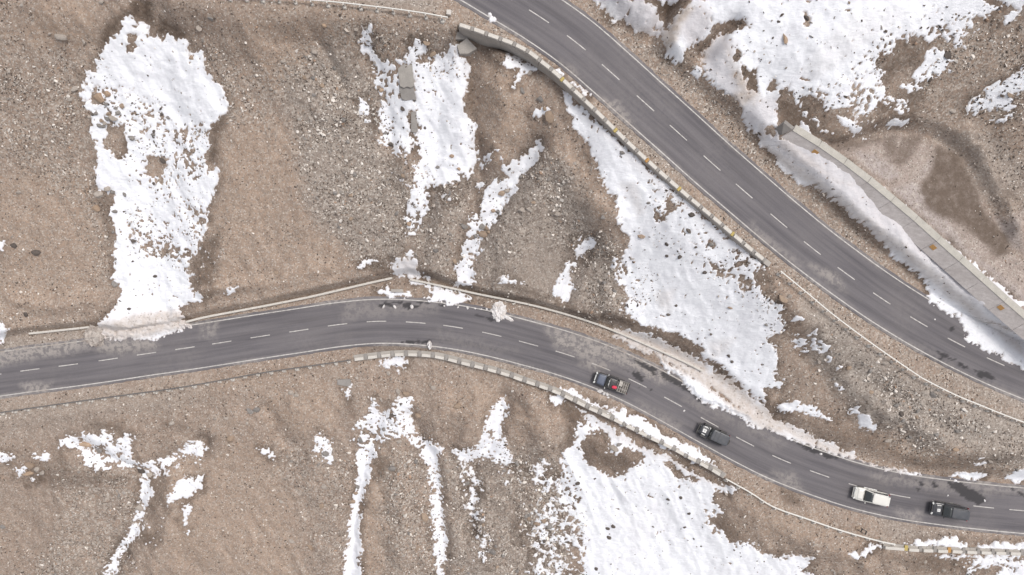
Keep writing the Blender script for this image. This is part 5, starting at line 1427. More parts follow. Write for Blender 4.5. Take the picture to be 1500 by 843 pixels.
def cabin(parent, xbf, xtf, xtr, xbr, wb, wt, zb, zr, mat_roof, mat_glass, mat_pillar, nwin=2, crown=.05, roofname='roof'):
    """greenhouse with pillars, separate glass and a crowned roof; wt = half width of roof"""
    bm = bmesh.new()
    def rr(x0, x1, w, z, r=.14, n=4):
        pts = []
        for cx, cy, a0 in ((x0 - r, w - r, 0), (x1 + r, w - r, 90), (x1 + r, -w + r, 180), (x0 - r, -w + r, 270)):
            for i in range(n + 1):
                a = math.radians(a0 + 90 * i / n); pts.append((cx + r * math.cos(a), cy + r * math.sin(a), z))
        return pts
    b = [bm.verts.new(p) for p in rr(xbf, xbr, wb, zb - .06, .10)]; t = [bm.verts.new(p) for p in rr(xtf, xtr, wt, zr - .03, .16)]
    n = len(b)
    for i in range(n): bm.faces.new([b[i], b[(i + 1) % n], t[(i + 1) % n], t[i]])
    bm.faces.new(b[::-1]); bm.faces.new(t)
    cab = link('cabin', bm_mesh(bm, 'cabin', False), mat_pillar, parent)
    # roof skin
    bm = bmesh.new(); lev = []
    for k, (s, dz) in enumerate(((1.0, -.035), (.992, .0), (.95, .022), (.80, .022 + crown * .45), (.45, .022 + crown * .85))):
        mx = (xtf + xtr) / 2
        lev.append([bm.verts.new(((p[0] - mx) * s + mx, p[1] * s, zr + dz)) for p in rr(xtf + .02, xtr - .02, wt + .015, zr, .24)])
    c = bm.verts.new(((xtf + xtr) / 2, 0, zr + .022 + crown))
    for a, b2_ in zip(lev[:-1], lev[1:]):
        for i in range(n): bm.faces.new([a[i], a[(i + 1) % n], b2_[(i + 1) % n], b2_[i]])
    for i in range(n): bm.faces.new([lev[-1][i], lev[-1][(i + 1) % n], c])
    bm.faces.new(lev[0][::-1])
    roof = link(roofname, bm_mesh(bm, roofname, True), mat_roof, parent)
    patch('windscreen', [(xbf, -wb + .08, zb - .02), (xbf, wb - .08, zb - .02), (xtf, wt - .08, zr - .03), (xtf, -wt + .08, zr - .03)], mat_glass, parent, .05, .012, 6, 4, .04)
    patch('rear_window', [(xbr, wb - .1, zb), (xbr, -wb + .1, zb), (xtr, -wt + .1, zr - .03), (xtr, wt - .1, zr - .03)], mat_glass, parent, .06, .012, 4, 3, .02)
    for sgn in (-1, 1):
        e = [k / nwin for k in range(nwin + 1)]
        for k in range(nwin):
            fb = lambda q: xbf - .12 + (xbr + .12 - xbf + .12) * q
            ft = lambda q: xtf - .12 + (xtr + .12 - xtf + .12) * q
            q0, q1 = e[k], e[k + 1]
            cs = [(fb(q0), sgn * wb, zb), (fb(q1), sgn * wb, zb), (ft(q1), sgn * wt, zr - .05), (ft(q0), sgn * wt, zr - .05)]
            if sgn < 0: cs = [cs[1], cs[0], cs[3], cs[2]]
            patch('side_window', cs, mat_glass, parent, .05, .010, 3, 2, .0)
    return cab, roof

def mirror(parent, x, y, z, mat, sgn):
    bm = bmesh.new(); bm_box(bm, 0, sgn * .10, 0, .12, .22, .16, 0, .03); bm_box(bm, .02, -sgn * .04, -.05, .06, .12, .05)
    o = link('mirror', bm_mesh(bm, 'mirror'), mat, parent); o.location = (x, y, z); return o

def hood_panel(parent, x0, x1, w0, w1, z0, z1, mat, lift=.02):
    return patch('bonnet', [(x0, -w0, z0), (x1, -w1, z1), (x1, w1, z1), (x0, w0, z0)], mat, parent, .03, lift, 6, 6, .035)

def sticker(parent, x, y, z, size, rot=0.0, slope=0.0):
    o = box_obj('sticker', parent, MAT['sticker'], (x, y, z), (size, size, .012), rot, .0)
    o.rotation_euler = (0, slope, rot)
    # faint round print in the middle
    bm = bmesh.new(); n = 16
    for ra, rb in ((.30, .20), (.10, .02)):
        a = [bm.verts.new((size * ra * math.cos(2 * math.pi * i / n), size * ra * math.sin(2 * math.pi * i / n), .010)) for i in range(n)]
        b = [bm.verts.new((size * rb * math.cos(2 * math.pi * i / n), size * rb * math.sin(2 * math.pi * i / n), .010)) for i in range(n)]
        for i in range(n): bm.faces.new([a[i], a[(i + 1) % n], b[(i + 1) % n], b[i]])
    link('print', bm_mesh(bm, 'print'), MAT['sticker_mark'], o)

def lamps(parent, L, w, zf, zr, xf=None, xr=None):
    for s in (-1, 1):
        box_obj('headlight', parent, MAT['lamp'], ((xf or L / 2 - .13), s * w * .74, zf), (.24, .34, .16), -s * .45, .04)
        box_obj('tail_light', parent, MAT['tail'], ((xr or -L / 2 + .05), s * w * .88, zr), (.10, .14, .42), 0, .02)

def place(name, px, py, heading, label, cat):
    z = float(zlow(px)); x, y = unp(px, py, z + .9)
    d, zz, _ = nearest_on(low_c, np.array([x]), np.array([y]))
    o = empty(name, (x, y, float(zz[0]) + .004), math.radians(heading)); tag(o, label, cat); return o

def suv(px, py, heading, label, paint, roofmat, L=5.0, W=1.95, Hh=1.88, stick=False, rails=True, name='suv'):
    r = place(name, px, py, heading, label, 'SUV'); w = W / 2; b = 1.08
    keys = [(-L/2, w*.80, .50, .98), (-L/2+.06, w*.90, .40, b), (-L/2+.35, w*.98, .32, b+.01), (-.9, w, .30, b+.01), (.62, w, .30, b), (.95, w*.995, .30, b-.01), (1.6, w*.985, .32, 1.03), (L/2-.42, w*.95, .34, .97), (L/2-.18, w*.84, .38, .86), (L/2-.03, w*.66, .44, .72), (L/2, w*.55, .48, .66)]
    link('body', body_mesh('body', interp_stations(keys)), paint, r)
    cabin(r, 1.14, .12, -L/2+.40, -L/2+.08, w*.93, w*.77, b, Hh, roofmat, MAT['glass'], paint, 3)
    hood_panel(r, 1.16, L/2-.44, w*.86, w*.78, b+.0, .985, paint)
    bm = bmesh.new(); bm_box(bm, L/2+.0, 0, .56, .16, W*.80, .26, 0, .06); bm_box(bm, L/2-.20, w*.78, .56, .34, .14, .24, -.6, .05); bm_box(bm, L/2-.20, -w*.78, .56, .34, .14, .24, .6, .05)
    link('front_bumper', bm_mesh(bm, 'front_bumper'), paint, r)
    box_obj('rear_bumper', r, paint, (-L/2-.03, 0, .55), (.16, W*.88, .28), 0, .05)
    box_obj('grille', r, MAT['trim'] if stick else MAT['chrome'], (L/2-.07, 0, .80), (.12, W*.42, .20), 0, .03)
    lamps(r, L, w, .84, 1.15)
    for s in (-1, 1):
        mirror(r, .78, s * w * .98, 1.16, paint, s)
        if rails: box_obj('roof_rail', r, MAT['chrome'] if not stick else MAT['trim'], ((.1 - L/2+.45)/2 + .0, s * w * .66, Hh + .05), (L/2 - .35, .045, .05), 0, .012)
        for x in (1.48, -1.42): wheel(r, x, s * (w - .13), .39, .27, s)
        box_obj('side_step', r, MAT['trim'] if stick else MAT['chrome'], (0, s * (w + .02), .38), (2.0, .14, .06), 0, .015)
    box_obj('spoiler', r, roofmat, (-L/2+.30, 0, Hh + .0), (.26, W*.66, .05), 0, .02)
    bm = bmesh.new(); bm_box(bm, 1.17, .28, b+.03, .03, .6, .015); bm_box(bm, 1.17, -.35, b+.03, .03, .6, .015)
    link('wiper', bm_mesh(bm, 'wiper'), MAT['trim'], r)
    if stick:
        sticker(r, 1.62, .10, 1.095, .42, .1, .06)
    return r
suv(1275.6, 727.6, 166.8, 'clean white SUV with dark windscreen driving along the lower road', MAT['car_white'], MAT['car_white'], 5.0, 1.96, 1.88)
suv(1390.3, 749.0, 170.2, 'black SUV with a white square sticker on its bonnet following the white SUV', MAT['car_black'], MAT['car_matt'], 5.15, 2.0, 1.90, True)

def boxy():
    L, W, Hh = 4.45, 1.88, 1.86; w = W / 2; b = 1.10
    r = place('off_roader', 1045.2, 636.8, 155.5, 'black boxy off-roader with flat dark roof, white bonnet square and two white stripes', 'SUV')
    keys = [(-L/2, w*.90, .48, 1.04), (-L/2+.05, w*.92, .42, b), (.9, w*.92, .40, b), (1.2, w*.86, .42, b-.01), (L/2-.15, w*.72, .46, 1.0), (L/2, w*.66, .50, .92)]
    link('body', body_mesh('body', interp_stations(keys, 26)), MAT['car_black'], r)
    cabin(r, .78, .52, -L/2+.12, -L/2+.04, w*.90, w*.84, b, Hh, MAT['car_matt'], MAT['glass'], MAT['trim'], 3, .02)
    hood_panel(r, .86, L/2-.08, w*.80, w*.66, b, 1.0, MAT['car_black'])
    for s in (-1, 1):
        for x in (1.30, -1.22):
            box_obj('fender', r, MAT['trim'], (x, s * (w - .03), .92), (.98, .30, .10), 0, .05)
            wheel(r, x, s * (w - .04), .42, .29, s)
        mirror(r, .70, s * w * .95, 1.22, MAT['trim'], s)
        st = box_obj('stripe', r, MAT['sticker'], (1.48, s * .60, 1.095), (.52, .10, .012), -s * .06, 0); st.rotation_euler = (0, .075, -s * .06)
        box_obj('headlight', r, MAT['lamp'], (L/2-.02, s * .46, .80), (.08, .22, .22), 0, .05)
        box_obj('tail_light', r, MAT['tail'], (-L/2-.02, s * .80, .98), (.08, .14, .26), 0, .02)
        box_obj('side_step', r, MAT['trim'], (.05, s * (w + .0), .46), (1.5, .16, .07), 0, .02)
    sticker(r, 1.50, .02, 1.112, .52, .0, .075)
    box_obj('front_bumper', r, MAT['trim'], (L/2+.12, 0, .60), (.24, W*.86, .24), 0, .05)
    box_obj('rear_bumper', r, MAT['trim'], (-L/2-.06, 0, .58), (.18, W*.84, .22), 0, .04)
    bm = bmesh.new(); n = 24
    for a, b_ in (((.40, -.12), (.40, .12)),):
        pr = [(.12, -.10), (.36, -.12), (.41, -.07), (.41, .07), (.36, .12), (.12, .08)]
        rg = [[bm.verts.new((q, p * math.cos(2 * math.pi * i / n), p * math.sin(2 * math.pi * i / n))) for p, q in pr] for i in range(n)]
        for i in range(n):
            for j in range(len(pr)): bm.faces.new([rg[i][j], rg[i][(j + 1) % len(pr)], rg[(i + 1) % n][(j + 1) % len(pr)], rg[(i + 1) % n][j]])
    sp = link('spare_wheel', bm_mesh(bm, 'spare_wheel'), MAT['tyre'], r); sp.location = (-L/2 - .16, .12, 1.0)
    bm = bmesh.new(); bm_box(bm, -.55, 0, Hh + .05, .03, W*.80, .02); bm_box(bm, .05, 0, Hh + .05, .03, W*.80, .02)
    link('roof_seam', bm_mesh(bm, 'roof_seam'), MAT['trim'], r)
    return r
boxy()

def pickup():
    L, W, Hh = 5.3, 1.90, 1.84; w = W / 2; b = 1.08
    r = place('pickup_truck', 895.8, 561.4, 161.0, 'dark pickup truck with blue-grey bonnet, black roof rack and loaded open bed', 'pickup')
    keys = [(-L/2, w*.90, .46, .72), (-1.0, w*.97, .36, .74), (-.86, w*.985, .34, b), (.7, w, .32, b), (1.0, w*.99, .32, b-.01), (1.7, w*.97, .34, 1.04), (L/2-.45, w*.93, .36, .98), (L/2-.18, w*.80, .40, .86), (L/2-.03, w*.62, .46, .72), (L/2, w*.52, .5, .66)]
    link('body', body_mesh('body', interp_stations(keys, 40)), MAT['car_black'], r)
    cabin(r, 1.02, .46, -.66, -.84, w*.92, w*.77, b, Hh - .08, MAT['car_black'], MAT['glass'], MAT['trim'], 2)
    hood_panel(r, 1.02, L/2-.46, w*.86, w*.76, b, .99, MAT['car_navy'], .03)
    # bed
    bm = bmesh.new(); bm_box(bm, -1.76, 0, .76, 1.74, W*.90, .08); link('bed_floor', bm_mesh(bm, 'bed_floor'), MAT['bed'], r)
    for s in (-1, 1):
        box_obj('bed_side', r, MAT['car_black'], (-1.76, s * (w - .06), .93), (1.78, .09, .46), 0, .025)
        box_obj('bed_rail', r, MAT['alu'], (-1.74, s * (w - .10), 1.22), (1.66, .05, .05), 0, .015)
    box_obj('tailgate', r, MAT['car_black'], (-L/2 + .02, 0, .93), (.08, W*.90, .46), 0, .02)
    box_obj('headboard', r, MAT['trim'], (-.92, 0, 1.22), (.10, W*.86, .62), 0, .02)
    rk = empty('bed_rack', (0, 0, 0)); rk.parent = r
    for x in (-1.10, -1.45, -1.80, -2.15, -2.45): box_obj('rack_bar', rk, MAT['alu'], (x, 0, 1.16), (.06, W*.84, .05), 0, .01)
    for y in (-.35, .35): box_obj('rack_bar', rk, MAT['alu'], (-1.78, y, 1.20), (1.42, .05, .04), 0, .01)
    # roof rack
    rr = empty('roof_rack', (0, 0, 0)); rr.parent = r
    for s in (-1, 1): box_obj('rack_side', rr, MAT['alu'] if s < 0 else MAT['trim'], (-.12, s * .66, Hh + .08), (1.20, .04, .05), 0, .01)
    for k in range(7): box_obj('rack_slat', rr, MAT['trim'], (-.66 + k * .18, 0, Hh + .06), (.05, 1.30, .035), 0, .008)
    for s in (-1, 1): box_obj('rack_end', rr, MAT['alu'], (-.12 + s * .60, 0, Hh + .085), (.035, 1.30, .04), 0, .008)
    for x in (-.6, .3):
        for s in (-1, 1): box_obj('rack_foot', rr, MAT['trim'], (x, s * .62, Hh - .0), (.06, .06, .12), 0, 0)
    bm = bmesh.new(); bm_box(bm, L/2+.03, 0, .60, .16, W*.76, .24, 0, .06); bm_box(bm, L/2-.18, w*.76, .60, .36, .14, .22, -.65, .05); bm_box(bm, L/2-.18, -w*.76, .60, .36, .14, .22, .65, .05)
    link('front_bumper', bm_mesh(bm, 'front_bumper'), MAT['trim'], r)
    box_obj('grille', r, MAT['chrome'], (L/2-.10, 0, .82), (.16, W*.50, .20), 0, .04)
    box_obj('rear_bumper', r, MAT['trim'], (-L/2 - .06, 0, .56), (.14, W*.84, .16), 0, .03)
    lamps(r, L, w, .85, .92)
    for s in (-1, 1):
        mirror(r, .80, s * w * .98, 1.16, MAT['chrome'], s)
        for x in (1.62, -1.52): wheel(r, x, s * (w - .12), .39, .26, s)
        box_obj('side_step', r, MAT['trim'], (.1, s * (w + .03), .40), (1.9, .15, .06), 0, .015)
        box_obj('light_bar', rr, MAT['chrome'], (.56, s * .22, Hh + .10), (.07, .36, .07), s * .04, .015)
    # things carried
    mw = Matrix.Translation(r.location) @ Matrix.Rotation(r.rotation_euler[2], 4, 'Z')
    def carried(name, mesh, mat, loc, rot, label, cat, group=None):
        o = link(name, mesh, mat); o.location = mw @ Vector(loc); o.rotation_euler = (0, 0, r.rotation_euler[2] + rot); tag(o, label, cat, group)
    carried('bag', lump_mesh('bag', .36, .21, .13, 3, .18, 3, 1.2), MAT['red'], (-.42, .36, Hh + .17), .12, 'bright red soft bag strapped on the roof rack of the pickup', 'bag')
    def crate(sx, sy, sz):
        bm = bmesh.new(); bm_box(bm, 0, 0, 0, sx, sy, sz, 0, .03); bm_box(bm, 0, 0, sz / 2 + .012, sx * .9, sy * .9, .03, 0, .01)
        return bm_mesh(bm, 'crate')
    carried('cargo_box', crate(.55, .80, .32), MAT['alu'], (-1.32, -.36, .965), 0, 'pale metal case in the pickup bed behind the cab', 'case')
    carried('cargo_box', crate(.80, .62, .28), MAT['bed'], (-1.98, .36, .945), 0, 'dusty brown case at the back of the pickup bed', 'case')
pickup()

# ------------------------------------------------------------------ rocks
def hull_variant(seed, npts, flat=.65, elong=1.25):
    r = random.Random(seed); bm = bmesh.new()
    for i in range(npts):
        u = r.uniform(-1, 1); a = r.uniform(0, 2 * math.pi); k = math.sqrt(1 - u * u); q = r.uniform(.82, 1.08)
        bm.verts.new((k * math.cos(a) * elong * q, k * math.sin(a) * q, u * flat * q))
    res = bmesh.ops.convex_hull(bm, input=bm.verts)
    bmesh.ops.delete(bm, geom=[v for v in bm.verts if not v.link_faces], context='VERTS')
    bmesh.ops.triangulate(bm, faces=bm.faces); bmesh.ops.recalc_face_normals(bm, faces=bm.faces)
    return bm
def big_rock_mesh(seed, flat, elong):
    bm = hull_variant(seed, 22, flat, elong)
    bmesh.ops.bevel(bm, geom=list(bm.edges), offset=.06, segments=1, affect='EDGES')
    r = random.Random(seed + 5)
    for v in bm.verts: v.co *= r.uniform(.97, 1.03)
    return bm_mesh(bm, 'boulder')
ROCKS = [big_rock_mesh(300 + i, .5 + .05 * (i % 5), 1.05 + .12 * (i % 4)) for i in range(16)]
ROCK_BY = {}
for mk in ('rock_pale', 'rock_grey', 'rock_tan', 'rock_orange', 'rock_dark'):
    ROCK_BY[mk] = []
    for me in ROCKS:
        m2 = me.copy(); m2.materials.append(MAT[mk]); ROCK_BY[mk].append(m2)

p_, g_, n_, o_, d_ = 'rock_pale', 'rock_grey', 'rock_tan', 'rock_orange', 'rock_dark'
BOULDERS = [ # px, py, radius px, colour, stretch, angle
 (90,55,8,p_,1.6,.1),(292,41,5.5,p_,1.2,1),(145,143,9,o_,1.1,.4),(159,138,6,o_,1,.2),(166,174,6,p_,1.3,.5),(110,130,5.5,p_,1.3,-.5),(174,166,4.5,g_,1,0),(160,168,4.5,n_,1,0),(146,184,4,g_,1.2,.7),(179,156,4.5,n_,1,.4),(152,186,3.6,g_,1,.4),(154,181,4,p_,1,.4),(158,175,4,g_,1.1,.2),(170,159,3.6,g_,1,.4),(141,167,3.8,g_,1,.4),(136,168,3,d_,1,0),(156,153,3.5,g_,1,0),(149,177,3.4,n_,1,.4),
 (281,85,4.5,n_,1.1,0),(194,203,5,g_,1.2,.2),(239,236,5,d_,1.2,.5),(103,146,3.6,p_,1,0),(123,61,4,p_,1.5,1.4),(309,28,5,g_,1.3,.3),(148,3,4.5,p_,1,0),(73,50,3.5,p_,1.4,-.8),(225,198,3.6,g_,1,.4),(226,193,3,d_,1,.4),(247,173,3.2,g_,1,.4),(238,168,3,d_,1,0),(236,160,3,d_,1,0),
 (145,285,7,p_,1.3,-.2),(158,277,5.5,p_,1,.2),(165,280,4.5,g_,1,.2),(141,305,6.5,o_,1.2,.3),(168,416,6,g_,1.3,1.1),(196,353,4.5,d_,1,.2),(169,310,3.8,g_,1.3,.2),(183,285,4,g_,1.5,1.2),(140,369,3,p_,1,0),(53,370,6,d_,1.1,0),(20,360,5,d_,1.2,.2),(28,282,4,p_,1,0),(38,461,4.5,d_,1,0),(228,405,3,d_,1,0),(190,453,3,d_,1.2,0),(170,380,2.6,g_,1,0),(166,340,3,g_,1,0),
 (461,76,5,p_,1,.3),(415,90,3.4,p_,1.3,0),(397,130,3.8,p_,1,0),(475,38,4,o_,1.3,.2),(624,63,5.5,n_,1.1,.4),(634,80,5,n_,1.4,-.5),(559,133,4,o_,1,0),(573,213,5,d_,1.2,.2),(662,229,3.6,o_,1,0),(672,248,3.2,o_,1,0),(642,246,4,g_,1.2,.2),(590,160,4.5,d_,1.1,.2),(521,43,4,p_,1.2,1.2),(565,196,4,g_,1,0),(584,208,3.2,d_,1,0),(622,188,3,d_,1,0),(497,197,3.4,p_,1.2,.4),
 (805,171,9,n_,1.35,1.45),(791,145,5.5,g_,1.2,.3),(798,160,4,n_,1,.4),(765,133,4.5,g_,1.3,1),(776,107,4,p_,1,.2),(1006,125,3,p_,1.2,0),(1042,160,2.8,p_,1,0),(911,224,3.6,g_,1.2,.6),(1149,58,6,o_,1.8,1.3),(1181,27,4.5,d_,1.4,1),(1387,81,8,d_,1.2,.2),(1395,163,4.6,p_,1.2,.2),(1140,33,3,d_,1,1),(1320,150,3,p_,1,0),(1430,70,3.4,p_,1,0),
 (707,343,7,n_,1.2,.3),(705,331,6,g_,1.2,.7),(712,334,4.5,n_,1,.2),(697,346,4,g_,1,.1),(680,332,5,g_,1.1,.2),(734,283,6,n_,1.2,.5),(742,280,5,p_,1.1,.2),(729,311,4.6,g_,1.1,.2),(722,309,3.6,n_,1,.3),(765,308,5.5,p_,1.5,0),(775,308,5,p_,1.2,.5),(501,281,5,p_,1.2,.2),(599,328,4,o_,1,1.2),(639,368,4.6,g_,1.1,.2),(712,380,3,p_,1,0),(405,400,4,n_,1,0),(666,383,4,n_,1.3,1.2),
 (818,313,5,p_,1.3,-.4),(883,318,4.6,g_,1,0),(879.6,411,3.8,p_,1,0),(938,346,5.5,n_,1.2,.4),(996,376,4,d_,1.5,-.7),(1042,358,4.5,g_,1.2,.3),(1032,400,4.5,d_,1,0),(1012,315,4.5,d_,1.1,.3),(1069,451,3.6,n_,1.3,0),(950,298,3.4,g_,1.4,.1),(976,375,3.4,d_,1.3,.4),(1008,338,4.5,d_,1.4,.9),(976,358,4,d_,1.3,1.2),(1019,362,3,d_,1,0),(990,448,2.6,d_,1,0),(979,461,3,d_,1.2,0),(1060,545,3,d_,1.2,.3),(1067,521,3.2,d_,1.3,.6),(1072,530,3,d_,1.2,.2),
 (1146,438,7,n_,1.1,.8),(1157,434,4,p_,1,.2),(1243,539,4.6,n_,1,0),(1251,522,3.6,p_,1,0),(1296,532,4.6,p_,1.4,.1),(1122,476,3.2,g_,1,0),
 (124,651,9,o_,1.7,.25),(146,659,6,g_,1.2,.4),(44,682,6,n_,1.2,.1),(54,687,5,p_,1,0),(62,693,4.6,p_,1,.4),(42,694,6,o_,2.2,0),(208,689,6,d_,1.3,.2),(220,694,5,p_,1.1,.6),(205,743,6.5,p_,1.1,.3),(337,643,6.5,n_,1.2,.1),(366,602,5.5,g_,1.2,.5),(376,600,5.5,g_,1.2,.1),(252,620,4.6,p_,1,0),(314,793,4.2,n_,1,0),(5,771,4.5,g_,1,0),(331,613,3.6,p_,1.4,0),(315,614,3,p_,1,0),(362,620,3,p_,1,0),(88,598,3,p_,1,0),
 (427,577,5,p_,1,.9),(434,579,4.5,p_,1.4,.3),(583,573,5,p_,1.2,1.3),(595,577,5,n_,1.1,.2),(635,568,4.2,p_,1.1,.4),(670,595,7,n_,1.5,.2),(613,609,5.5,n_,1.4,.1),(528,644,4.6,g_,1.4,.9),(575,686,5.5,g_,1.1,.2),(585,647,4.2,p_,1,0),(454,802,6,n_,1.9,.9),(427,793,3.8,p_,1.4,.7),(474,713,4.8,p_,1.1,.3),(516,735,4.8,n_,1.1,.4),(471,741,4.8,n_,1,.2),(622,758,6,n_,1.2,1.2),(648,703,4.6,p_,1.1,.2),(684,708,4.4,g_,1.1,.1),(524,713,4,g_,1.2,.6),(412,735,3.4,p_,1.2,.2),(477,664,5.5,g_,1.2,.2),(721,808,5.5,g_,1.3,.1),(563,629,4,g_,1.2,.1),(575,608,3.8,d_,1.2,0),(521,722,3.8,n_,1.1,.3),(636,718,4,n_,1,.4),(623,722,3.6,p_,1,0),(657,690,3.4,p_,1,0),(522.5,554,3,p_,1,0),(558,586,3.2,p_,1.8,1.2),(569,547,4,p_,1.1,.3),
 (899,657,6,p_,1.4,.4),(908,652,4.5,g_,1.3,.1),(846,708,4,d_,1.1,.2),(898,771,3.6,d_,1.3,.2),(890,774,3,d_,1.2,.2),(892,787,3.4,d_,1.2,.5),(978,731,3.2,d_,1.2,.1),(997,729,3,d_,1,0),(1064,724,3.2,p_,1,0),(1009,752,2.8,d_,1,0),(1003,772,2.6,d_,1.3,0),(787,768,6,n_,1.2,.3),(804,771,5,g_,1,.2),(796,763,4.5,n_,1,.2),(783,778,4,p_,1,0),(873,833,3.4,d_,1.2,.4),
 (1400,659,4,o_,1.2,0),(1367,580,6.5,g_,1.3,1.1),(1355,575,5.5,p_,1.3,.4),(1364,573,3.6,p_,1.6,1.2),(1376,580,3.4,p_,1,0),(1351,591,4,p_,1.3,1),(1313,594,4.6,g_,1.1,.2),(1320,607,5,d_,1.3,.8),(1385,635,4,p_,1.2,.1),(1301,645,5,p_,1.6,.1),(1422,625,4,p_,1.2,.2),(1363,636,4,p_,1.2,.2),(1276,575,3.4,n_,1,0),(1371,637,4,g_,1,.4),(1256,774,4.0,n_,1.1,0),(1290,789,3,p_,1,.5),(1283,837,3.8,n_,1.2,.6),(1383,836,3.4,p_,1.2,.2),(1355,823,3.4,p_,1,0),(1400,827,2.6,p_,1.2,0),
]
ZONES = [ # (outline px, words) the first that holds the spot names the place
 (SNOW[0], 'on the tall snow tongue reaching the lower road'),
 ([(-60,-60),(150,-60),(140,300),(165,480),(-60,500)], 'on bare slope beside the tall snow tongue'),
 ([(150,-60),(545,-60),(545,230),(600,400),(270,480),(280,90)], 'on smooth slope between tall snow tongue and cracked slab'),
 (SNOW[1], 'in the snow around the cracked concrete slab'),
 ([(545,-60),(700,-60),(830,130),(800,220),(690,420),(560,400)], 'on gravelly slope below the big fallen concrete block'),
 ([(800,130),(830,130),(930,340),(920,470),(690,430),(790,220)], 'on the grey scree between narrow snow streaks'),
 (SNOW[8], 'poking from wide snowfield under the upper parapet'),
 ([(820,120),(1160,420),(1160,570),(900,470)], 'at edge of wide snowfield under the upper parapet'),
 ([(1100,380),(1560,640),(1560,700),(1130,600)], 'on grey gravel slope under the long white guardrail'),
 ([(850,-60),(1560,-60),(1560,500),(1350,440),(1000,160)], 'on the snowy slope above the upper road'),
 ([(-60,590),(440,540),(440,900),(-60,900)], 'on the brown slope below the grey guardrail'),
 ([(440,520),(720,530),(830,600),(700,900),(440,900)], 'by forked snow streaks below the lower parapet'),
 ([(700,900),(720,620),(830,590),(860,900)], 'in broken snow and rubble beside the lower snowfield'),
 ([(800,560),(1090,710),(1200,900),(840,900)], 'on wide snowfield below the lower parapet'),
 ([(1060,700),(1560,760),(1560,900),(1190,900)], 'on the slope below the white guardrail'),
]
def zone_of(px, py):
    for poly, words in ZONES:
        if poly_sd(poly, np.array([px], float), np.array([py], float))[0] > 0: return words
    return 'beside one of the two roads'
COLW = {p_: 'pale', g_: 'grey', n_: 'tan', o_: 'rusty', d_: 'dark'}
used_n = 0
def put_boulder(px, py, r, mk, st, ang, seed):
    x, y, z = on_ground(px, py)
    R = r * M * (1 - z / H)
    me = ROCK_BY[mk][seed % 16]
    o = bpy.data.objects.new('boulder', me); col.objects.link(o)
    f, _, _ = snow_field(np.array([x]), np.array([y]), np.array([z]))
    o.location = (x, y, z + R * .16 + (.10 if f[0] > 1 else 0))
    s = math.sqrt(st)
    o.scale = (R * s / 1.12, R / s * .95, R * rnd.uniform(.75, 1.0))
    o.rotation_euler = (rnd.uniform(-.25, .25), rnd.uniform(-.25, .25), -ang + rnd.uniform(-.15, .15))
    size = 'large' if r >= 5.5 else 'medium' if r >= 4 else 'small'
    zw = zone_of(px, py)
    shp = 'long' if st >= 1.4 else 'oval' if st >= 1.15 else 'blocky'
    tag(o, f'{size} {shp} {COLW[mk]} boulder {zw}', 'boulder', f'{size} {shp} {COLW[mk]} boulders {zw}')
for i, (a, b, r, mk, st, an) in enumerate(BOULDERS): put_boulder(a, b, r, mk, st, an, i * 7 + 3)
nb = len(BOULDERS)

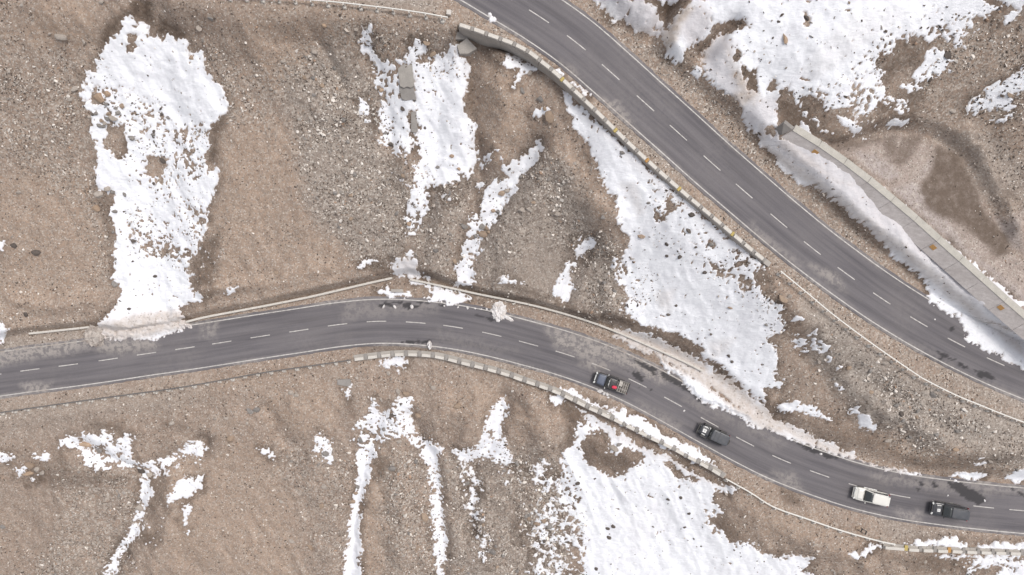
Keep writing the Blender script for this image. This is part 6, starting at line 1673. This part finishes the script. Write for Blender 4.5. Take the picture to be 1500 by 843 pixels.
# smaller stones: the biggest of them as boulders, the rest as one mass
def scatter():
    N = 210000
    px = rng.uniform(-20, 1520, N); py = rng.uniform(-20, 863, N)
    x, y, z = many_on_ground(px, py)
    g = samp(grav_r, px + 17 * fbm(x / 3.2, y / 3.2, 4, 61), py + 17 * fbm(x / 3.2, y / 3.2, 4, 67))
    clump = np.clip(.50 + .9 * fbm(x / 2.6, y / 3.4, 3, 121) + 1.1 * fbm(x / 6.5 + .1 * y, y / 14, 3, 123), .06, 1.5)
    f, _, _ = snow_field(x, y, z); sp = samp(speck_r, px, py); spa = samp(sparse_r, px, py)
    dl, _, _ = nearest_on(low_c[::6], x, y); du, _, _ = nearest_on(upp_c[::6], x, y)
    sdd = samp(silt_r, px, py); tn = samp(tan_r, px, py)
    pr = (.25 + .74 * g ** 1.1) * clump * (1 - .8 * sdd) * (1 - .35 * tn)
    ins = f > .5
    pr = np.where(ins, .02 + .30 * np.clip(np.maximum(sp, spa), 0, 1) * clump, pr)
    road = (np.abs(dl) < 3.95) | (np.abs(du) < 3.95)
    pr = np.where(road, .0, pr)
    bench = ((np.abs(dl) < 6) | (np.abs(du) < 6)) & ~road
    pr = np.where(bench & ~ins, pr * .8, pr)
    # keep clear of the dam and the walls
    dam_sd = poly_sd([(1140,195),(1165,180),(1260,245),(1380,340),(1500,450),(1560,510),(1560,545),(1440,448),(1300,318),(1200,242)], px, py)
    pr = np.where(dam_sd > 0, 0, pr)
    k = rng.random(N) < pr
    px, py, x, y, z, g, ins, bench = [v[k] for v in (px, py, x, y, z, g, ins, bench)]
    n = len(px)
    R = .062 + .085 * rng.random(n) ** 1.8 + .26 * rng.random(n) ** 14 * (.5 + .5 * g)
    R = np.where(bench, np.minimum(R, .13), R); R = np.where(ins, R * 1.12, R)
    R *= 1 + .05 * g * ~bench
    # the few largest become boulders of their own
    big = np.argsort(-R)[:max(0, 300 - nb)]
    print('boulders', nb, 'more', len(big), 'stones', n)
    keys = [p_, g_, n_, g_, p_]
    for j, i in enumerate(big):
        mk = d_ if (ins[i] and rng.random() < .6) else keys[j % 5]
        put_boulder(px[i], py[i], float(R[i] / (M * (1 - z[i] / H))), mk, rng.uniform(1, 1.6), rng.uniform(0, 3), int(j))
    rest = np.ones(n, bool); rest[big] = False
    x, y, z, R, ins, g, px, py = x[rest], y[rest], z[rest], R[rest], ins[rest], g[rest], px[rest], py[rest]; n = len(x)
    # colours
    u = rng.random(n); wetv = samp(wet_r, px, py)
    pal = np.array([(.80, .74, .68), (.50, .44, .39), (.36, .325, .295), (.30, .235, .19), (.115, .092, .078), (.43, .30, .22)])
    cut = np.array([.24, .42, .56, .66, .97, 1.0])  # large dark share also paints the shaded gaps between stones
    ci = np.searchsorted(cut, u); ci = np.where(ins & (rng.random(n) < .72), np.where(rng.random(n) < .7, 4, 2), ci)
    C = pal[np.clip(ci, 0, 5)] * rng.uniform(.8, 1.12, n)[:, None] * (1 - .35 * wetv)[:, None]
    soft = (g < .35) & ~ins & (rng.random(n) < .26); ci = np.where(soft, 4, ci); C = np.where(soft[:, None], pal[4] * rng.uniform(.8, 1.5, n)[:, None], C)
    R = np.where((ci == 4) & ~ins, np.where(soft, .07 + .10 * rng.random(n) ** 2, np.minimum(R, .12)), R)
    # variants
    Vs, Fs = [], []
    for s in range(10):
        bm = hull_variant(900 + s, 8, .6 + .03 * s, 1.05 + .06 * s); bm.verts.index_update(); bm.verts.ensure_lookup_table()
        Vs.append(np.array([v.co[:] for v in bm.verts])); Fs.append(np.array([[v.index for v in fc.verts] for fc in bm.faces])); bm.free()
    AV, AF, AC = [], [], []; base = 0
    vid = rng.integers(0, 10, n)
    for s in range(10):
        m = vid == s; cnt = int(m.sum())
        if not cnt: continue
        a = rng.uniform(0, 2 * np.pi, cnt); tx = rng.uniform(-.5, .5, cnt)
        P = Vs[s][None] * (R[m][:, None, None] * rng.uniform(.8, 1.2, (cnt, 1, 3)))
        ct, st_ = np.cos(tx)[:, None], np.sin(tx)[:, None]
        P = np.stack([P[..., 0], P[..., 1] * ct - P[..., 2] * st_, P[..., 1] * st_ + P[..., 2] * ct], -1)
        ca, sa = np.cos(a)[:, None], np.sin(a)[:, None]
        Q = np.stack([P[..., 0] * ca - P[..., 1] * sa + x[m][:, None], P[..., 0] * sa + P[..., 1] * ca + y[m][:, None], P[..., 2] + (z[m] + R[m] * .22 + np.where(ins[m], .10, 0))[:, None]], -1)
        nv = len(Vs[s])
        AV.append(Q.reshape(-1, 3)); AF.append((Fs[s][None] + (np.arange(cnt) * nv)[:, None, None] + base).reshape(-1, 3)); AC.append(np.repeat(C[m], nv, 0)); base += cnt * nv
    me = np_mesh('stones', np.concatenate(AV), np.concatenate(AF), False, {'tint': np.concatenate(AC)})
    o = link('stones', me, MAT['stones']); tag(o, 'countless small loose stones and gravel strewn over the slopes', 'stones', None, 'stuff')
    print('stone tris', len(me.polygons))
scatter()
